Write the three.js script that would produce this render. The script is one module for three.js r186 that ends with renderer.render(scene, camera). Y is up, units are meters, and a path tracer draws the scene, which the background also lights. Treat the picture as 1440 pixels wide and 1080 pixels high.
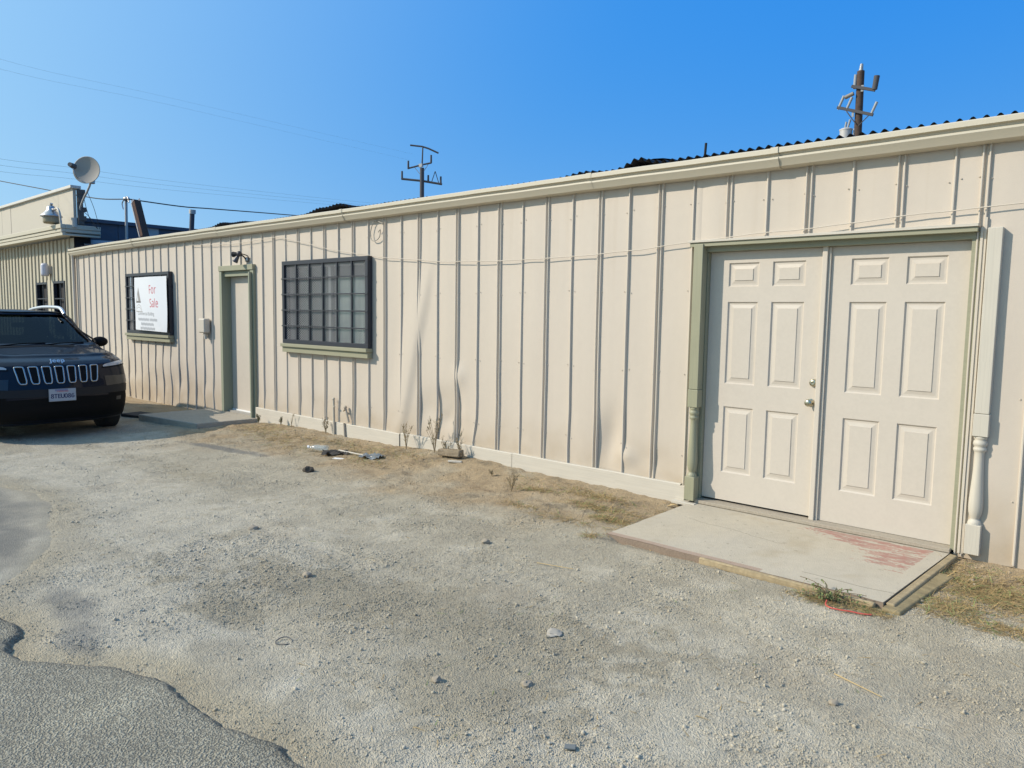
import * as THREE from 'three';
import { mergeGeometries, toCreasedNormals, mergeVertices } from 'three/addons/utils/BufferGeometryUtils.js';
import { RoundedBoxGeometry } from 'three/addons/geometries/RoundedBoxGeometry.js';
import { ImprovedNoise } from 'three/addons/math/ImprovedNoise.js';
import { FontLoader } from 'three/addons/loaders/FontLoader.js';
import { TextGeometry } from 'three/addons/geometries/TextGeometry.js';

// ------------------------------------------------------------------ camera, sky, sun, exposure
const scene = new THREE.Scene();
const camera = new THREE.PerspectiveCamera(2 * Math.atan(540 / 1030) * 180 / Math.PI, 4 / 3, 0.05, 2000);
camera.position.set(0, 1.506, 5.743);
{
  const r = new THREE.Vector3(0.74664237, 0.01583257, -0.66503722), u = new THREE.Vector3(-0.07362029, 0.99554236, -0.05895314), b = new THREE.Vector3(0.66113934, 0.09297714, 0.7444797);
  camera.quaternion.setFromRotationMatrix(new THREE.Matrix4().makeBasis(r, u, b));
}
const SUN = new THREE.Vector3(-0.95, 0.92, 1).normalize();
{
  const W = 1024, H = 512, d = new Float32Array(W * H * 4);
  for (let j = 0; j < H; j++) {
    const el = ((j + 0.5) / H - 0.5) * Math.PI, y = Math.sin(el), c = Math.cos(el);
    for (let i = 0; i < W; i++) {
      const az = ((i + 0.5) / W - 0.5) * 2 * Math.PI, x = Math.cos(az) * c, z = Math.sin(az) * c;
      const dot = x * SUN.x + y * SUN.y + z * SUN.z, e = Math.max(y, 0);
      let m = 0.86 * Math.exp(-e * 5.6) + 0.34 * Math.pow(Math.max(0, dot + 0.20), 1.3);
      m = Math.min(m, 1.6); const hz = Math.max(0, m - 0.8) * 0.9;
      const k = (i + j * W) * 4;
      const q = Math.min(m, 1); d[k] = 0.016 + Math.pow(q, 1.35) * (0.41 - 0.016) + hz * 0.5; d[k + 1] = 0.225 + q * (0.645 - 0.225) + hz * 0.32; d[k + 2] = 0.79 + q * (0.85 - 0.79) + hz * 0.12; d[k + 3] = 1;
      const glow = 0.85 * Math.pow(Math.max(0, dot), 1.7); // the pale air towards the sun
      d[k] += glow * 0.50; d[k + 1] += glow * 0.54; d[k + 2] += glow * 0.26;
    }
  }
  const sky = new THREE.DataTexture(d, W, H, THREE.RGBAFormat, THREE.FloatType);
  sky.mapping = THREE.EquirectangularReflectionMapping; sky.magFilter = sky.minFilter = THREE.LinearFilter; sky.wrapS = THREE.RepeatWrapping; sky.needsUpdate = true;
  scene.background = sky; scene.environment = sky; scene.environmentIntensity = 1;
}
const sun = new THREE.DirectionalLight(new THREE.Color(1, 0.90, 0.77), 4.6);
sun.position.copy(SUN).multiplyScalar(60); sun.target.position.set(-8, 0, 0); sun.position.add(sun.target.position);
sun.castShadow = true; sun.shadow.mapSize.set(4096, 4096);
Object.assign(sun.shadow.camera, { left: -22, right: 22, top: 14, bottom: -14, near: 1, far: 150 });
scene.add(sun, sun.target);
const EXPOSURE = 1.04;

// ------------------------------------------------------------------ helpers
let seed = 12345;
const rnd = () => { seed = (seed + 0x6D2B79F5) | 0; let t = Math.imul(seed ^ (seed >>> 15), 1 | seed); t = (t + Math.imul(t ^ (t >>> 7), 61 | t)) ^ t; return ((t ^ (t >>> 14)) >>> 0) / 4294967296; };
const rr = (a, b) => a + (b - a) * rnd();
const PN = new ImprovedNoise();
const n3 = (x, y, z = 0.37) => PN.noise(x, y, z);
const fbm = (x, y, o = 4, z = 0.37) => { let s = 0, a = 0.5, f = 1; for (let i = 0; i < o; i++) { s += a * n3(x * f, y * f, z + i * 3.1); a *= 0.5; f *= 2.03; } return s; };
const sstep = (a, b, x) => { const t = Math.min(1, Math.max(0, (x - a) / (b - a))); return t * t * (3 - 2 * t); };
const lerp = (a, b, t) => a + (b - a) * t;
const V = (x, y, z) => new THREE.Vector3(x, y, z);
const used = {};
function numbered(n) { const k = used[n] = (used[n] ?? -1) + 1; return k ? `${n}_${String(k).padStart(3, '0')}` : n; }
function obj(name, geo, m, parent = scene) {
  const o = new THREE.Mesh(Array.isArray(geo) ? merge(geo) : geo, m);
  o.name = parent === scene ? numbered(name) : name; o.castShadow = o.receiveShadow = true; parent.add(o); return o;
}
function merge(gs) {
  gs = gs.map(g => { const h = g.index ? g.toNonIndexed() : g; for (const k of Object.keys(h.attributes)) if (!['position', 'normal', 'uv'].includes(k)) h.deleteAttribute(k); if (!h.attributes.uv) h.setAttribute('uv', new THREE.BufferAttribute(new Float32Array(h.attributes.position.count * 2), 2)); return h; });
  return mergeGeometries(gs);
}
function tag(o, label, category, group) { o.userData.label = label; o.userData.category = category; if (group) o.userData.group = group; return o; }
function thing(name, label, category, p = [0, 0, 0], ry = 0, group) { const o = new THREE.Group(); o.name = numbered(name); o.position.set(...p); o.rotation.y = ry; scene.add(o); return tag(o, label, category, group); }
// box between two corners; uv in metres
function uvBox(g) {
  g = g.index ? g.toNonIndexed() : g; const p = g.attributes.position, n = g.attributes.normal, uv = new Float32Array(p.count * 2);
  for (let i = 0; i < p.count; i++) {
    const ax = Math.abs(n.getX(i)), ay = Math.abs(n.getY(i)), az = Math.abs(n.getZ(i));
    if (az >= ax && az >= ay) { uv[2 * i] = p.getX(i); uv[2 * i + 1] = p.getY(i); } else if (ax >= ay) { uv[2 * i] = p.getZ(i); uv[2 * i + 1] = p.getY(i); } else { uv[2 * i] = p.getX(i); uv[2 * i + 1] = p.getZ(i); }
  }
  g.setAttribute('uv', new THREE.BufferAttribute(uv, 2)); return g;
}
function box(x0, x1, y0, y1, z0, z1, r = 0) {
  const w = x1 - x0, h = y1 - y0, d = z1 - z0;
  const g = r ? new RoundedBoxGeometry(w, h, d, 2, Math.min(r, w / 2.05, h / 2.05, d / 2.05)) : new THREE.BoxGeometry(w, h, d);
  g.translate((x0 + x1) / 2, (y0 + y1) / 2, (z0 + z1) / 2); return uvBox(g);
}
function tube(pts, r, seg = 0, rad = 6, closed = false, type = 'catmullrom') {
  const c = new THREE.CatmullRomCurve3(pts.map(p => p.isVector3 ? p : V(...p)), closed, type);
  return new THREE.TubeGeometry(c, seg || pts.length * 6, r, rad, closed);
}
function rod(a, b, r0, r1 = r0, n = 8, caps = true) {
  const A = V(...a), B = V(...b), d = B.clone().sub(A), L = d.length();
  const g = new THREE.CylinderGeometry(r1, r0, L, n, 1, !caps); g.translate(0, L / 2, 0);
  g.applyQuaternion(new THREE.Quaternion().setFromUnitVectors(V(0, 1, 0), d.normalize())); g.translate(...a); return g;
}
function lathe(pts, n = 20) { return new THREE.LatheGeometry(pts.map(p => new THREE.Vector2(p[0], p[1])), n); }
// a surface from a grid of points f(i,j) -> [x,y,z]; uvf optional
function gridGeo(nx, ny, f, uvf, flip = false) {
  const P = new Float32Array((nx + 1) * (ny + 1) * 3), U = new Float32Array((nx + 1) * (ny + 1) * 2), I = [];
  for (let j = 0; j <= ny; j++) for (let i = 0; i <= nx; i++) {
    const k = j * (nx + 1) + i, p = f(i, j); P.set(p, k * 3); U.set(uvf ? uvf(i, j, p) : [p[0], p[1]], k * 2);
    if (i < nx && j < ny) { const a = k, b = k + 1, c = k + nx + 1, e = c + 1; if (flip) I.push(a, c, b, b, c, e); else I.push(a, b, c, b, e, c); }
  }
  const g = new THREE.BufferGeometry(); g.setAttribute('position', new THREE.BufferAttribute(P, 3)); g.setAttribute('uv', new THREE.BufferAttribute(U, 2)); g.setIndex(I); g.computeVertexNormals(); return g;
}
function dataTex(w, h, f, srgb = false, wrap = true) {
  const d = new Uint8Array(w * h * 4);
  for (let j = 0; j < h; j++) for (let i = 0; i < w; i++) { const c = f(i, j), k = (j * w + i) * 4; if (typeof c === 'number') d[k] = d[k + 1] = d[k + 2] = Math.max(0, Math.min(255, c * 255)); else for (let q = 0; q < 3; q++) d[k + q] = Math.max(0, Math.min(255, c[q] * 255)); d[k + 3] = 255; }
  const t = new THREE.DataTexture(d, w, h); t.magFilter = THREE.LinearFilter; t.minFilter = THREE.LinearMipmapLinearFilter; t.generateMipmaps = true;
  if (wrap) t.wrapS = t.wrapT = THREE.RepeatWrapping; if (srgb) t.colorSpace = THREE.SRGBColorSpace; t.needsUpdate = true; return t;
}
// periodic value noise fields
function tileNoise(N, per, s) {
  const L = new Float32Array(per * per); let q = s; for (let i = 0; i < L.length; i++) { q = (Math.imul(q, 1664525) + 1013904223) >>> 0; L[i] = q / 4294967296; }
  const o = new Float32Array(N * N), sc = per / N;
  for (let j = 0; j < N; j++) { const y = j * sc, y0 = Math.floor(y), fy = y - y0, wy = fy * fy * (3 - 2 * fy), a = (y0 % per) * per, b = ((y0 + 1) % per) * per;
    for (let i = 0; i < N; i++) { const x = i * sc, x0 = Math.floor(x), fx = x - x0, wx = fx * fx * (3 - 2 * fx), c = x0 % per, e = (x0 + 1) % per;
      o[j * N + i] = lerp(lerp(L[a + c], L[a + e], wx), lerp(L[b + c], L[b + e], wx), wy) - 0.5; } }
  return o;
}
function tileSum(N, list) { const o = new Float32Array(N * N); list.forEach(([per, amp], k) => { const t = tileNoise(N, per, 77 + k * 131 + per); for (let i = 0; i < o.length; i++) o[i] += t[i] * amp; }); return o; }
function rep(t, x, y) { const c = t.clone(); c.repeat.set(x, y); c.needsUpdate = true; return c; }
const std = (o) => new THREE.MeshStandardMaterial({ side: THREE.DoubleSide, ...o });
const lin = (r, g, b) => new THREE.Color().setRGB(r, g, b);

// ------------------------------------------------------------------ textures and materials
const N1 = 1024;
const grainF = tileSum(N1, [[16, 0.25], [64, 0.35], [160, 0.5], [340, 0.7], [512, 0.5]]);
const T = {};
T.grain = dataTex(N1, N1, (i, j) => 0.86 + 0.28 * grainF[j * N1 + i]);
T.grainBump = dataTex(N1, N1, (i, j) => 0.5 + 0.55 * grainF[j * N1 + i]);
// aggregate of worn asphalt: little rounded stones
const aggF = (() => {
  const o = new Float32Array(N1 * N1), tone = new Float32Array(N1 * N1); let q = 991; const R = () => { q = (Math.imul(q, 1664525) + 1013904223) >>> 0; return q / 4294967296; };
  for (let n = 0; n < 15000; n++) {
    const cx = R() * N1, cy = R() * N1, r = 3 + 7 * R() * R() + 1.5 * R(), t = R(), as = 0.7 + 0.6 * R();
    for (let y = -Math.ceil(r); y <= r; y++) for (let x = -Math.ceil(r); x <= r; x++) { const d2 = (x * x * as + y * y / as) / (r * r); if (d2 < 1) { const k = ((Math.floor(cy) + y + N1) % N1) * N1 + ((Math.floor(cx) + x + N1) % N1), h = Math.sqrt(1 - d2) * (0.4 + 0.6 * r / 11); if (h > o[k]) { o[k] = h; tone[k] = t; } } }
  }
  return { o, tone };
})();
T.aggBump = dataTex(N1, N1, (i, j) => aggF.o[j * N1 + i] * 0.9 + 0.1 * (grainF[j * N1 + i] + 0.5));
T.agg = dataTex(N1, N1, (i, j) => { const k = j * N1 + i, h = aggF.o[k]; const a = (0.57 + 0.26 * sstep(0.05, 0.5, h)) * (0.86 + 0.29 * aggF.tone[k]) * (1 + 0.22 * grainF[k]); return [a, a * 0.985, a * 0.93]; });
const N2 = 512;
const woodF = (() => { const a = tileNoise(N2, 8, 5), b = tileNoise(N2, 64, 9), c = tileNoise(N2, 256, 3); const o = new Float32Array(N2 * N2); for (let j = 0; j < N2; j++) for (let i = 0; i < N2; i++) { const jj = (j) % N2; o[j * N2 + i] = 0.5 * b[((Math.floor(i / 16)) % N2) + jj * N2] + 0.35 * c[(Math.floor(i / 24) % N2) + jj * N2] + 0.3 * a[j * N2 + i]; } return o; })();
T.woodBump = dataTex(N2, N2, (i, j) => 0.5 + 0.7 * woodF[j * N2 + i]);
T.wood = dataTex(N2, N2, (i, j) => 0.86 + 0.5 * woodF[j * N2 + i]);
T.paintWoodV = dataTex(N2, N2, (i, j) => 0.93 + 0.16 * woodF[i * N2 + j]); T.paintWood = dataTex(N2, N2, (i, j) => 0.93 + 0.16 * woodF[j * N2 + i]);
T.woodBumpV = dataTex(N2, N2, (i, j) => 0.5 + 0.7 * woodF[i * N2 + j]);
const paintF = tileSum(N2, [[4, 0.2], [24, 0.25], [96, 0.35], [220, 0.3]]);
T.paintBump = dataTex(N2, N2, (i, j) => 0.5 + 0.5 * paintF[j * N2 + i]);

// cream paint of the long wall: unique map over x -18..4, y -0.25..2.85, with soil splash, runs, scuffs
const WX0 = -18, WXL = 22, WY0 = -0.25, WYL = 3.1;
T.wall = dataTex(2048, 1024, (i, j) => {
  const x = WX0 + i / 2048 * WXL, y = WY0 + j / 1024 * WYL;
  let t = 1 + 0.045 * fbm(x * 0.9, y * 0.8, 4, 1.2) + 0.05 * fbm(x * 7, y * 0.7, 3, 4.4) + 0.03 * fbm(x * 18, y * 14, 2, 7.7);
  const low = sstep(0.55, -0.12, y + 0.25 * fbm(x * 2.2, y * 2, 3, 9.1));
  let dirt = 0.34 * low * (0.5 + 0.9 * Math.max(0, fbm(x * 5, y * 4, 4, 2.2) + 0.35));
  const run = Math.max(0, fbm(x * 11, y * 0.35, 3, 6.3) - 0.16) * sstep(1.2, 2.7, y); dirt += run * 0.35;
  const sp = n3(x * 14, y * 14, 5.5) > 0.62 && n3(x * 1.3, y * 1.3, 2.5) > -0.1 ? 0.22 : 0; dirt += sp * 0.0;
  const yel = 0.5 + 0.5 * n3(x * 0.45, y * 0.3, 8.8);
  return [0.97 * t * (1 - 0.55 * dirt), 0.965 * t * (1 - 0.70 * dirt) * (1 - 0.012 * yel), 0.95 * t * (1 - 0.95 * dirt) * (1 - 0.05 * yel)];
}, false, false);
T.paintTone = dataTex(N2, N2, (i, j) => 0.985 + 0.10 * paintF[j * N2 + i]);
const CREAM = lin(0.548, 0.484, 0.412);
const M = {};
M.wall = std({ color: CREAM, map: T.wall, roughness: 0.58, bumpMap: rep(T.paintBump, 40, 6), bumpScale: 0.0012 });
M.rib = std({ color: lin(0.55, 0.488, 0.40), roughness: 0.55, bumpMap: rep(T.paintBump, 2, 2), bumpScale: 0.001 });
M.cream = std({ color: lin(0.53, 0.472, 0.385), roughness: 0.5, bumpMap: rep(T.paintBump, 2, 2), bumpScale: 0.0008 });
M.leaf = std({ color: lin(0.545, 0.485, 0.405), map: rep(T.paintTone, 0.5, 0.5), roughness: 0.42, bumpMap: rep(T.paintBump, 3, 3), bumpScale: 0.0004 });
M.creamWood = std({ color: lin(0.57, 0.52, 0.43), map: rep(T.paintWood, 0.8, 3), roughness: 0.7, bumpMap: rep(T.woodBump, 0.8, 3), bumpScale: 0.002 });
M.creamWoodV = std({ color: lin(0.56, 0.515, 0.425), map: rep(T.paintWoodV, 3, 0.8), roughness: 0.6, bumpMap: rep(T.woodBumpV, 3, 0.8), bumpScale: 0.001 });
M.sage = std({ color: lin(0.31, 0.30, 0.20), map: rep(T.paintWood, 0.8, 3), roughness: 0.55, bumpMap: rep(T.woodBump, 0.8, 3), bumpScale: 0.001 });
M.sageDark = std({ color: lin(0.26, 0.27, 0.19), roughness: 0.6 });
M.gutter = std({ color: lin(0.54, 0.485, 0.37), roughness: 0.45, bumpMap: rep(T.paintBump, 1, 1), bumpScale: 0.001 });
M.roof = std({ color: lin(0.03, 0.03, 0.033), roughness: 0.85, bumpMap: rep(T.grainBump, 2, 2), bumpScale: 0.003 });
M.iron = std({ color: lin(0.022, 0.026, 0.036), roughness: 0.5, metalness: 0.1 });
M.mesh = std({ color: lin(0.30, 0.30, 0.305), roughness: 0.6 });
M.alu = std({ color: lin(0.6, 0.61, 0.6), roughness: 0.4, metalness: 0.6 });
M.dark = std({ color: lin(0.02, 0.02, 0.022), roughness: 0.9 });
M.curtain = std({ color: lin(0.84, 0.85, 0.85), roughness: 0.95 });
M.greyCurtain = std({ color: lin(0.17, 0.18, 0.18), roughness: 0.95 });
M.glass = new THREE.MeshPhysicalMaterial({ color: lin(0.82, 0.88, 0.86), roughness: 0.03, transmission: 1, thickness: 0, ior: 1.5, side: THREE.DoubleSide });
M.brass = std({ color: lin(0.50, 0.46, 0.34), roughness: 0.28, metalness: 1 });
M.white = std({ color: lin(0.78, 0.78, 0.76), roughness: 0.6 });
M.galv = std({ color: lin(0.085, 0.10, 0.13), roughness: 0.6, metalness: 0.35, bumpMap: rep(T.paintBump, 0.5, 0.5), bumpScale: 0.01 });
M.galvLight = std({ color: lin(0.45, 0.44, 0.42), roughness: 0.6, metalness: 0.2 });
M.steel = std({ color: lin(0.42, 0.42, 0.42), roughness: 0.42, metalness: 0.8 });
M.rust = std({ color: lin(0.10, 0.052, 0.034), map: rep(T.grain, 2, 2), roughness: 0.9, bumpMap: rep(T.grainBump, 2, 2), bumpScale: 0.004 });
M.pole = std({ color: lin(0.085, 0.055, 0.04), map: rep(T.wood, 0.4, 4), roughness: 0.9, bumpMap: rep(T.woodBump, 0.4, 4), bumpScale: 0.01 });
M.poleGrey = std({ color: lin(0.07, 0.07, 0.075), roughness: 0.85 });
M.insul = std({ color: lin(0.30, 0.32, 0.33), roughness: 0.3 });
M.wire = std({ color: lin(0.012, 0.012, 0.014), roughness: 0.6 });
M.straw = std({ color: lin(0.5, 0.36, 0.17), roughness: 0.9 });
M.stem = std({ color: lin(0.16, 0.115, 0.06), roughness: 0.9 });
M.weedLeaf = std({ color: lin(0.12, 0.13, 0.05), roughness: 0.8 });
M.stone = std({ color: lin(0.38, 0.36, 0.32), map: rep(T.grain, 2, 2), roughness: 0.95 });
M.timber = std({ color: lin(0.36, 0.27, 0.15), map: rep(T.wood, 4, 1.2), roughness: 0.9, bumpMap: rep(T.woodBump, 4, 1.2), bumpScale: 0.006 });
M.timberGrey = std({ color: lin(0.42, 0.38, 0.29), map: rep(T.wood, 4, 1.2), roughness: 0.9, bumpMap: rep(T.woodBump, 4, 1.2), bumpScale: 0.006 });

// ------------------------------------------------------------------ ground
const GREY = [0.45, 0.39, 0.282], DUST = [0.535, 0.472, 0.355], TAN = [0.43, 0.315, 0.182], COARSE = [0.355, 0.302, 0.208], STAIN = [0.16, 0.155, 0.14];
const gbase = (x, z) => -0.12 + 0.008 * (Math.max(-20, Math.min(x, 4)) + 3) - 0.015 * Math.min(Math.max(z, 0), 12);
const polyDist = (pts) => (x, z) => { // signed distance to an open chain, positive on the +z side
  let best = 1e9, s = 1;
  for (let i = 0; i + 1 < pts.length; i++) { const [ax, az] = pts[i], [bx, bz] = pts[i + 1], dx = bx - ax, dz = bz - az, t = Math.max(0, Math.min(1, ((x - ax) * dx + (z - az) * dz) / (dx * dx + dz * dz))), px = x - ax - dx * t, pz = z - az - dz * t, d = px * px + pz * pz; if (d < best - 1e-12) { best = d; s = (dx * pz - dz * px) > 0 ? 1 : -1; } }
  return s * Math.sqrt(best);
};
const edgeA = [[-6.2, 5.45], [-5.5, 5.05], [-5.0, 4.8], [-4.733, 4.678], [-4.47, 4.628], [-4.36, 4.66], [-4.33, 4.73], [-4.2, 4.765], [-4.04, 4.74], [-3.84, 4.6], [-3.65, 4.478], [-3.45, 4.40], [-3.29, 4.361], [-3.05, 4.375], [-2.86, 4.374], [-2.66, 4.321], [-2.45, 4.29], [-2.247, 4.292], [-1.6, 4.25], [0.5, 4.4], [3, 4.2]];
const edgeB = [[-16, 4.2], [-12, 4.1], [-9.5, 3.95], [-8.34, 3.81], [-7.8, 3.66], [-7.2, 3.70], [-6.64, 3.855], [-6.2, 3.98], [-5.93, 4.076], [-5.7, 4.20], [-5.5, 4.33], [-5.23, 4.56], [-5.35, 4.85], [-5.9, 5.2], [-6.4, 5.6], [-8, 6.2]];
const dA0 = polyDist(edgeA), dB0 = polyDist(edgeB);
const dA = (x, z) => dA0(x, z) + 0.035 * fbm(x * 5, z * 5, 3, 3.3) + 0.022 * fbm(x * 19, z * 19, 3, 6.1), dB = (x, z) => dB0(x, z) + 0.10 * fbm(x * 2.5, z * 2.5, 4, 5.3);
function dirtMask(x, z) {
  const xs = [-30, -14, -11, -9.5, -7.5, -6.4, -5.3, -4.1, -2.9, -1.2, -0.4, 1, 6], es = [1.2, 1.0, 1.1, 1.55, 1.05, 1.25, 1.35, 1.25, 1.15, 0.8, 0.9, 0.9, 0.9];
  let i = 0; while (i < xs.length - 2 && x > xs[i + 1]) i++;
  const e = lerp(es[i], es[i + 1], Math.max(0, Math.min(1, (x - xs[i]) / (xs[i + 1] - xs[i]))));
  return sstep(0.32, -0.32, z - e + 0.7 * fbm(x * 1.4, z * 1.4, 4, 2.2));
}
const gauss = (x, z, cx, cz, sx, sz) => Math.exp(-((x - cx) * (x - cx) / (sx * sx) + (z - cz) * (z - cz) / (sz * sz)));
const rut = (x, z) => { const c = 2.35 + 0.10 * Math.sin(x * 0.55 + 0.4) - 0.035 * x; return Math.exp(-(((z - c) / 0.15) ** 2)) + Math.exp(-(((z - c - 1.55) / 0.15) ** 2)) + 0.8 * Math.exp(-(((z - c - 0.62 - 0.05 * x) / 0.10) ** 2)) * sstep(-2.5, -4, x); };
function gheight(x, z) {
  let h = gbase(x, z);
  if (x < -25 || x > 6 || z > 14 || z < -1) return h;
  const dm = dirtMask(x, z);
  const berm = sstep(0.75, 0.0, z + 0.2 * fbm(x * 1.1, 3.3, 2)) * sstep(-10.4, -9.6, x) * sstep(-3.0, -3.8, x);
  h += 0.035 * berm + 0.05 * gauss(x, z, -6.0, 0.1, 0.9, 0.35) + 0.03 * gauss(x, z, -8.9, 0.3, 0.7, 0.4);
  h += 0.022 * fbm(x * 1.1, z * 1.1, 4, 1.1) * sstep(-0.2, 0.5, z);
  h += dm * (0.03 * fbm(x * 5, z * 5, 3, 6.2));
  const rough = 0.55 + 1.3 * Math.max(0, fbm(x * 1.9, z * 1.9, 3, 31.7) + 0.1);
  const rt = rut(x, z) * sstep(0.15, -0.25, fbm(x * 0.9, z * 0.9, 2, 40.1)); h -= 0.010 * rt; h += 0.0035 * rt * Math.sin(x * 95 + 9 * Math.sin(z * 40));
  h += (0.012 * fbm(x * 9, z * 9, 3, 9.4) + 0.009 * n3(x * 32, z * 32, 2.8)) * rough;
  h -= 0.03 * gauss(x, z, -3.75, 3.75, 0.45, 0.22);
  if (z > 3.4) h -= 0.022 * sstep(-0.30, 0.0, dA0(x, z)) + 0.02 * sstep(-0.05, 0.1, dB0(x, z));
  if (x > -3.35 && x < -0.75 && z < 1.55) { const m = Math.max(Math.max(-3.02 - x, x + 1.05) , z - 1.3); h -= 0.035 * sstep(0.05, -0.1, m); }
  return h;
}
function gcolor(x, z) {
  const c = [...GREY], mix = (k, t) => { for (let i = 0; i < 3; i++) c[i] += (k[i] - c[i]) * t; };
  const f = fbm(x * 0.8, z * 0.8, 4, 4.1), g = fbm(x * 3, z * 3, 4, 8.3);
  mix(DUST, 0.85 * sstep(0.02, 0.30, f + 0.5 * g + 0.5 * gauss(x, z, -5.2, 3.35, 1.3, 0.75) + 0.35 * gauss(x, z, -4.1, 4.0, 0.6, 0.35) + 0.45 * gauss(x, z, -8.5, 3.1, 2.5, 0.5) + 0.2 * gauss(x, z, -1.2, 2.4, 1.0, 0.8)));
  const track = gauss(x - 0.0, z - (3.05 - 0.28 * (x + 3.0)), -3.2, 0, 1.9, 0.42) + 0.9 * gauss(x, z, -2.2, 3.5, 0.5, 0.35) + 0.6 * gauss(x, z, -7.3, 2.3, 1.6, 0.35);
  const fine = fbm(x * 11, z * 11, 3, 21.3); mix(DUST, 0.45 * Math.min(1, rut(x, z)) * sstep(0.2, -0.2, f));
  mix(COARSE, 0.9 * sstep(0.25, 0.85, track + 0.9 * g + 0.4 * f + 0.8 * fine));
  mix(COARSE, 0.9 * sstep(0.3, 0.8, gauss(x, z, -3.9, 3.75, 0.42, 0.2) + 0.7 * g));
  mix([0.40, 0.33, 0.23], 0.5 * sstep(0.1, 0.4, fbm(x * 1.3, z * 1.3, 3, 12.5)));
  const dm = dirtMask(x, z);
  mix(TAN, 0.9 * dm); mix([0.26, 0.185, 0.105], dm * 0.75 * sstep(0.05, 0.35, g)); mix(GREY, dm * 0.55 * sstep(-0.02, 0.3, fbm(x * 1.7 + 5, z * 1.7, 3, 3.9) + 0.12 * sstep(0.3, 1.0, z)));
  mix([0.24, 0.19, 0.12], 0.8 * dm * sstep(0.18, 0.4, fbm(x * 4 + 9, z * 4, 4, 1.9) + 0.16 * gauss(x, z, -9.0, 0.6, 1.2, 0.5) + 0.2 * gauss(x, z, -6.6, 0.35, 1.1, 0.35) + 0.12 * gauss(x, z, -3.8, 0.6, 1, 0.5)));
  mix(STAIN, 0.75 * sstep(0.45, 0.85, gauss(x, z - (1.45 - 0.13 * (x + 8.6)), -8.6, 0, 1.1, 0.13) + 0.5 * g) * sstep(-10.3, -9.6, x));
  if (z > 3) {
    const b = dB(x, z), a = dA0(x, z);
    mix([0.34, 0.28, 0.18], 0.8 * sstep(-0.38, -0.08, b) * sstep(0.15, 0, b) * (0.6 + g));
    mix([0.40, 0.33, 0.21], 0.75 * sstep(-0.26, -0.05, a + 0.15 * g));
    mix(STAIN, 0.55 * sstep(0.30, 0.9, 0.5 * fbm(x * 9, z * 9, 3, 6.6) + 1.1 * gauss(x, z, -4.6, 4.36, 0.42, 0.13) + gauss(x, z, -4.1, 4.50, 0.25, 0.09) + 0.4 * g));
  }
  const s = 1 + 0.25 * g; return [c[0] * s, c[1] * s, c[2] * s];
}
function lines(a, b, step, far, grow = 1.35) { const o = []; for (let v = a; v <= b + 1e-6; v += step) o.push(v); let s = step, v = o[o.length - 1]; while (v < far[1]) { s *= grow; v += s; o.push(v); } s = step; v = a; while (v > far[0]) { s *= grow; v -= s; o.unshift(v); } return o; }
function terrain(xs, zs, hf, cf, keep) {
  const nx = xs.length, nz = zs.length, P = new Float32Array(nx * nz * 3), C = new Float32Array(nx * nz * 3), U = new Float32Array(nx * nz * 2), I = [];
  for (let j = 0; j < nz; j++) for (let i = 0; i < nx; i++) { const k = j * nx + i, x = xs[i], z = zs[j]; P[k * 3] = x; P[k * 3 + 1] = hf(x, z); P[k * 3 + 2] = z; const c = cf(x, z); C.set(c, k * 3); U[k * 2] = x; U[k * 2 + 1] = z; }
  for (let j = 0; j + 1 < nz; j++) for (let i = 0; i + 1 < nx; i++) { const a = j * nx + i, b = a + 1, c = a + nx, d = c + 1; if (keep && !keep(xs[i], zs[j], xs[i + 1], zs[j + 1])) continue; I.push(a, c, b, b, c, d); }
  const g = new THREE.BufferGeometry(); g.setAttribute('position', new THREE.BufferAttribute(P, 3)); g.setAttribute('color', new THREE.BufferAttribute(C, 3)); g.setAttribute('uv', new THREE.BufferAttribute(U, 2)); g.setIndex(I); g.computeVertexNormals(); return g;
}
M.ground = std({ vertexColors: true, map: rep(T.grain, 0.55, 0.55), roughness: 0.97, bumpMap: rep(T.grainBump, 0.83, 0.83), bumpScale: 0.012 });
M.asphalt = std({ vertexColors: true, map: rep(T.agg, 1.35, 1.35), roughness: 0.94, bumpMap: rep(T.aggBump, 1.35, 1.35), bumpScale: 0.011 });
M.asphaltFine = std({ vertexColors: true, map: rep(T.grain, 0.8, 0.8), roughness: 0.9, bumpMap: rep(T.aggBump, 1.6, 1.6), bumpScale: 0.003 });
{
  const g = terrain(lines(-12, 0.8, 0.022, [-400, 400]), lines(-0.12, 5.2, 0.022, [-400, 400]), (x, z) => gheight(x, z), gcolor);
  const o = obj('ground', g, M.ground); o.userData.kind = 'structure';
}
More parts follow.
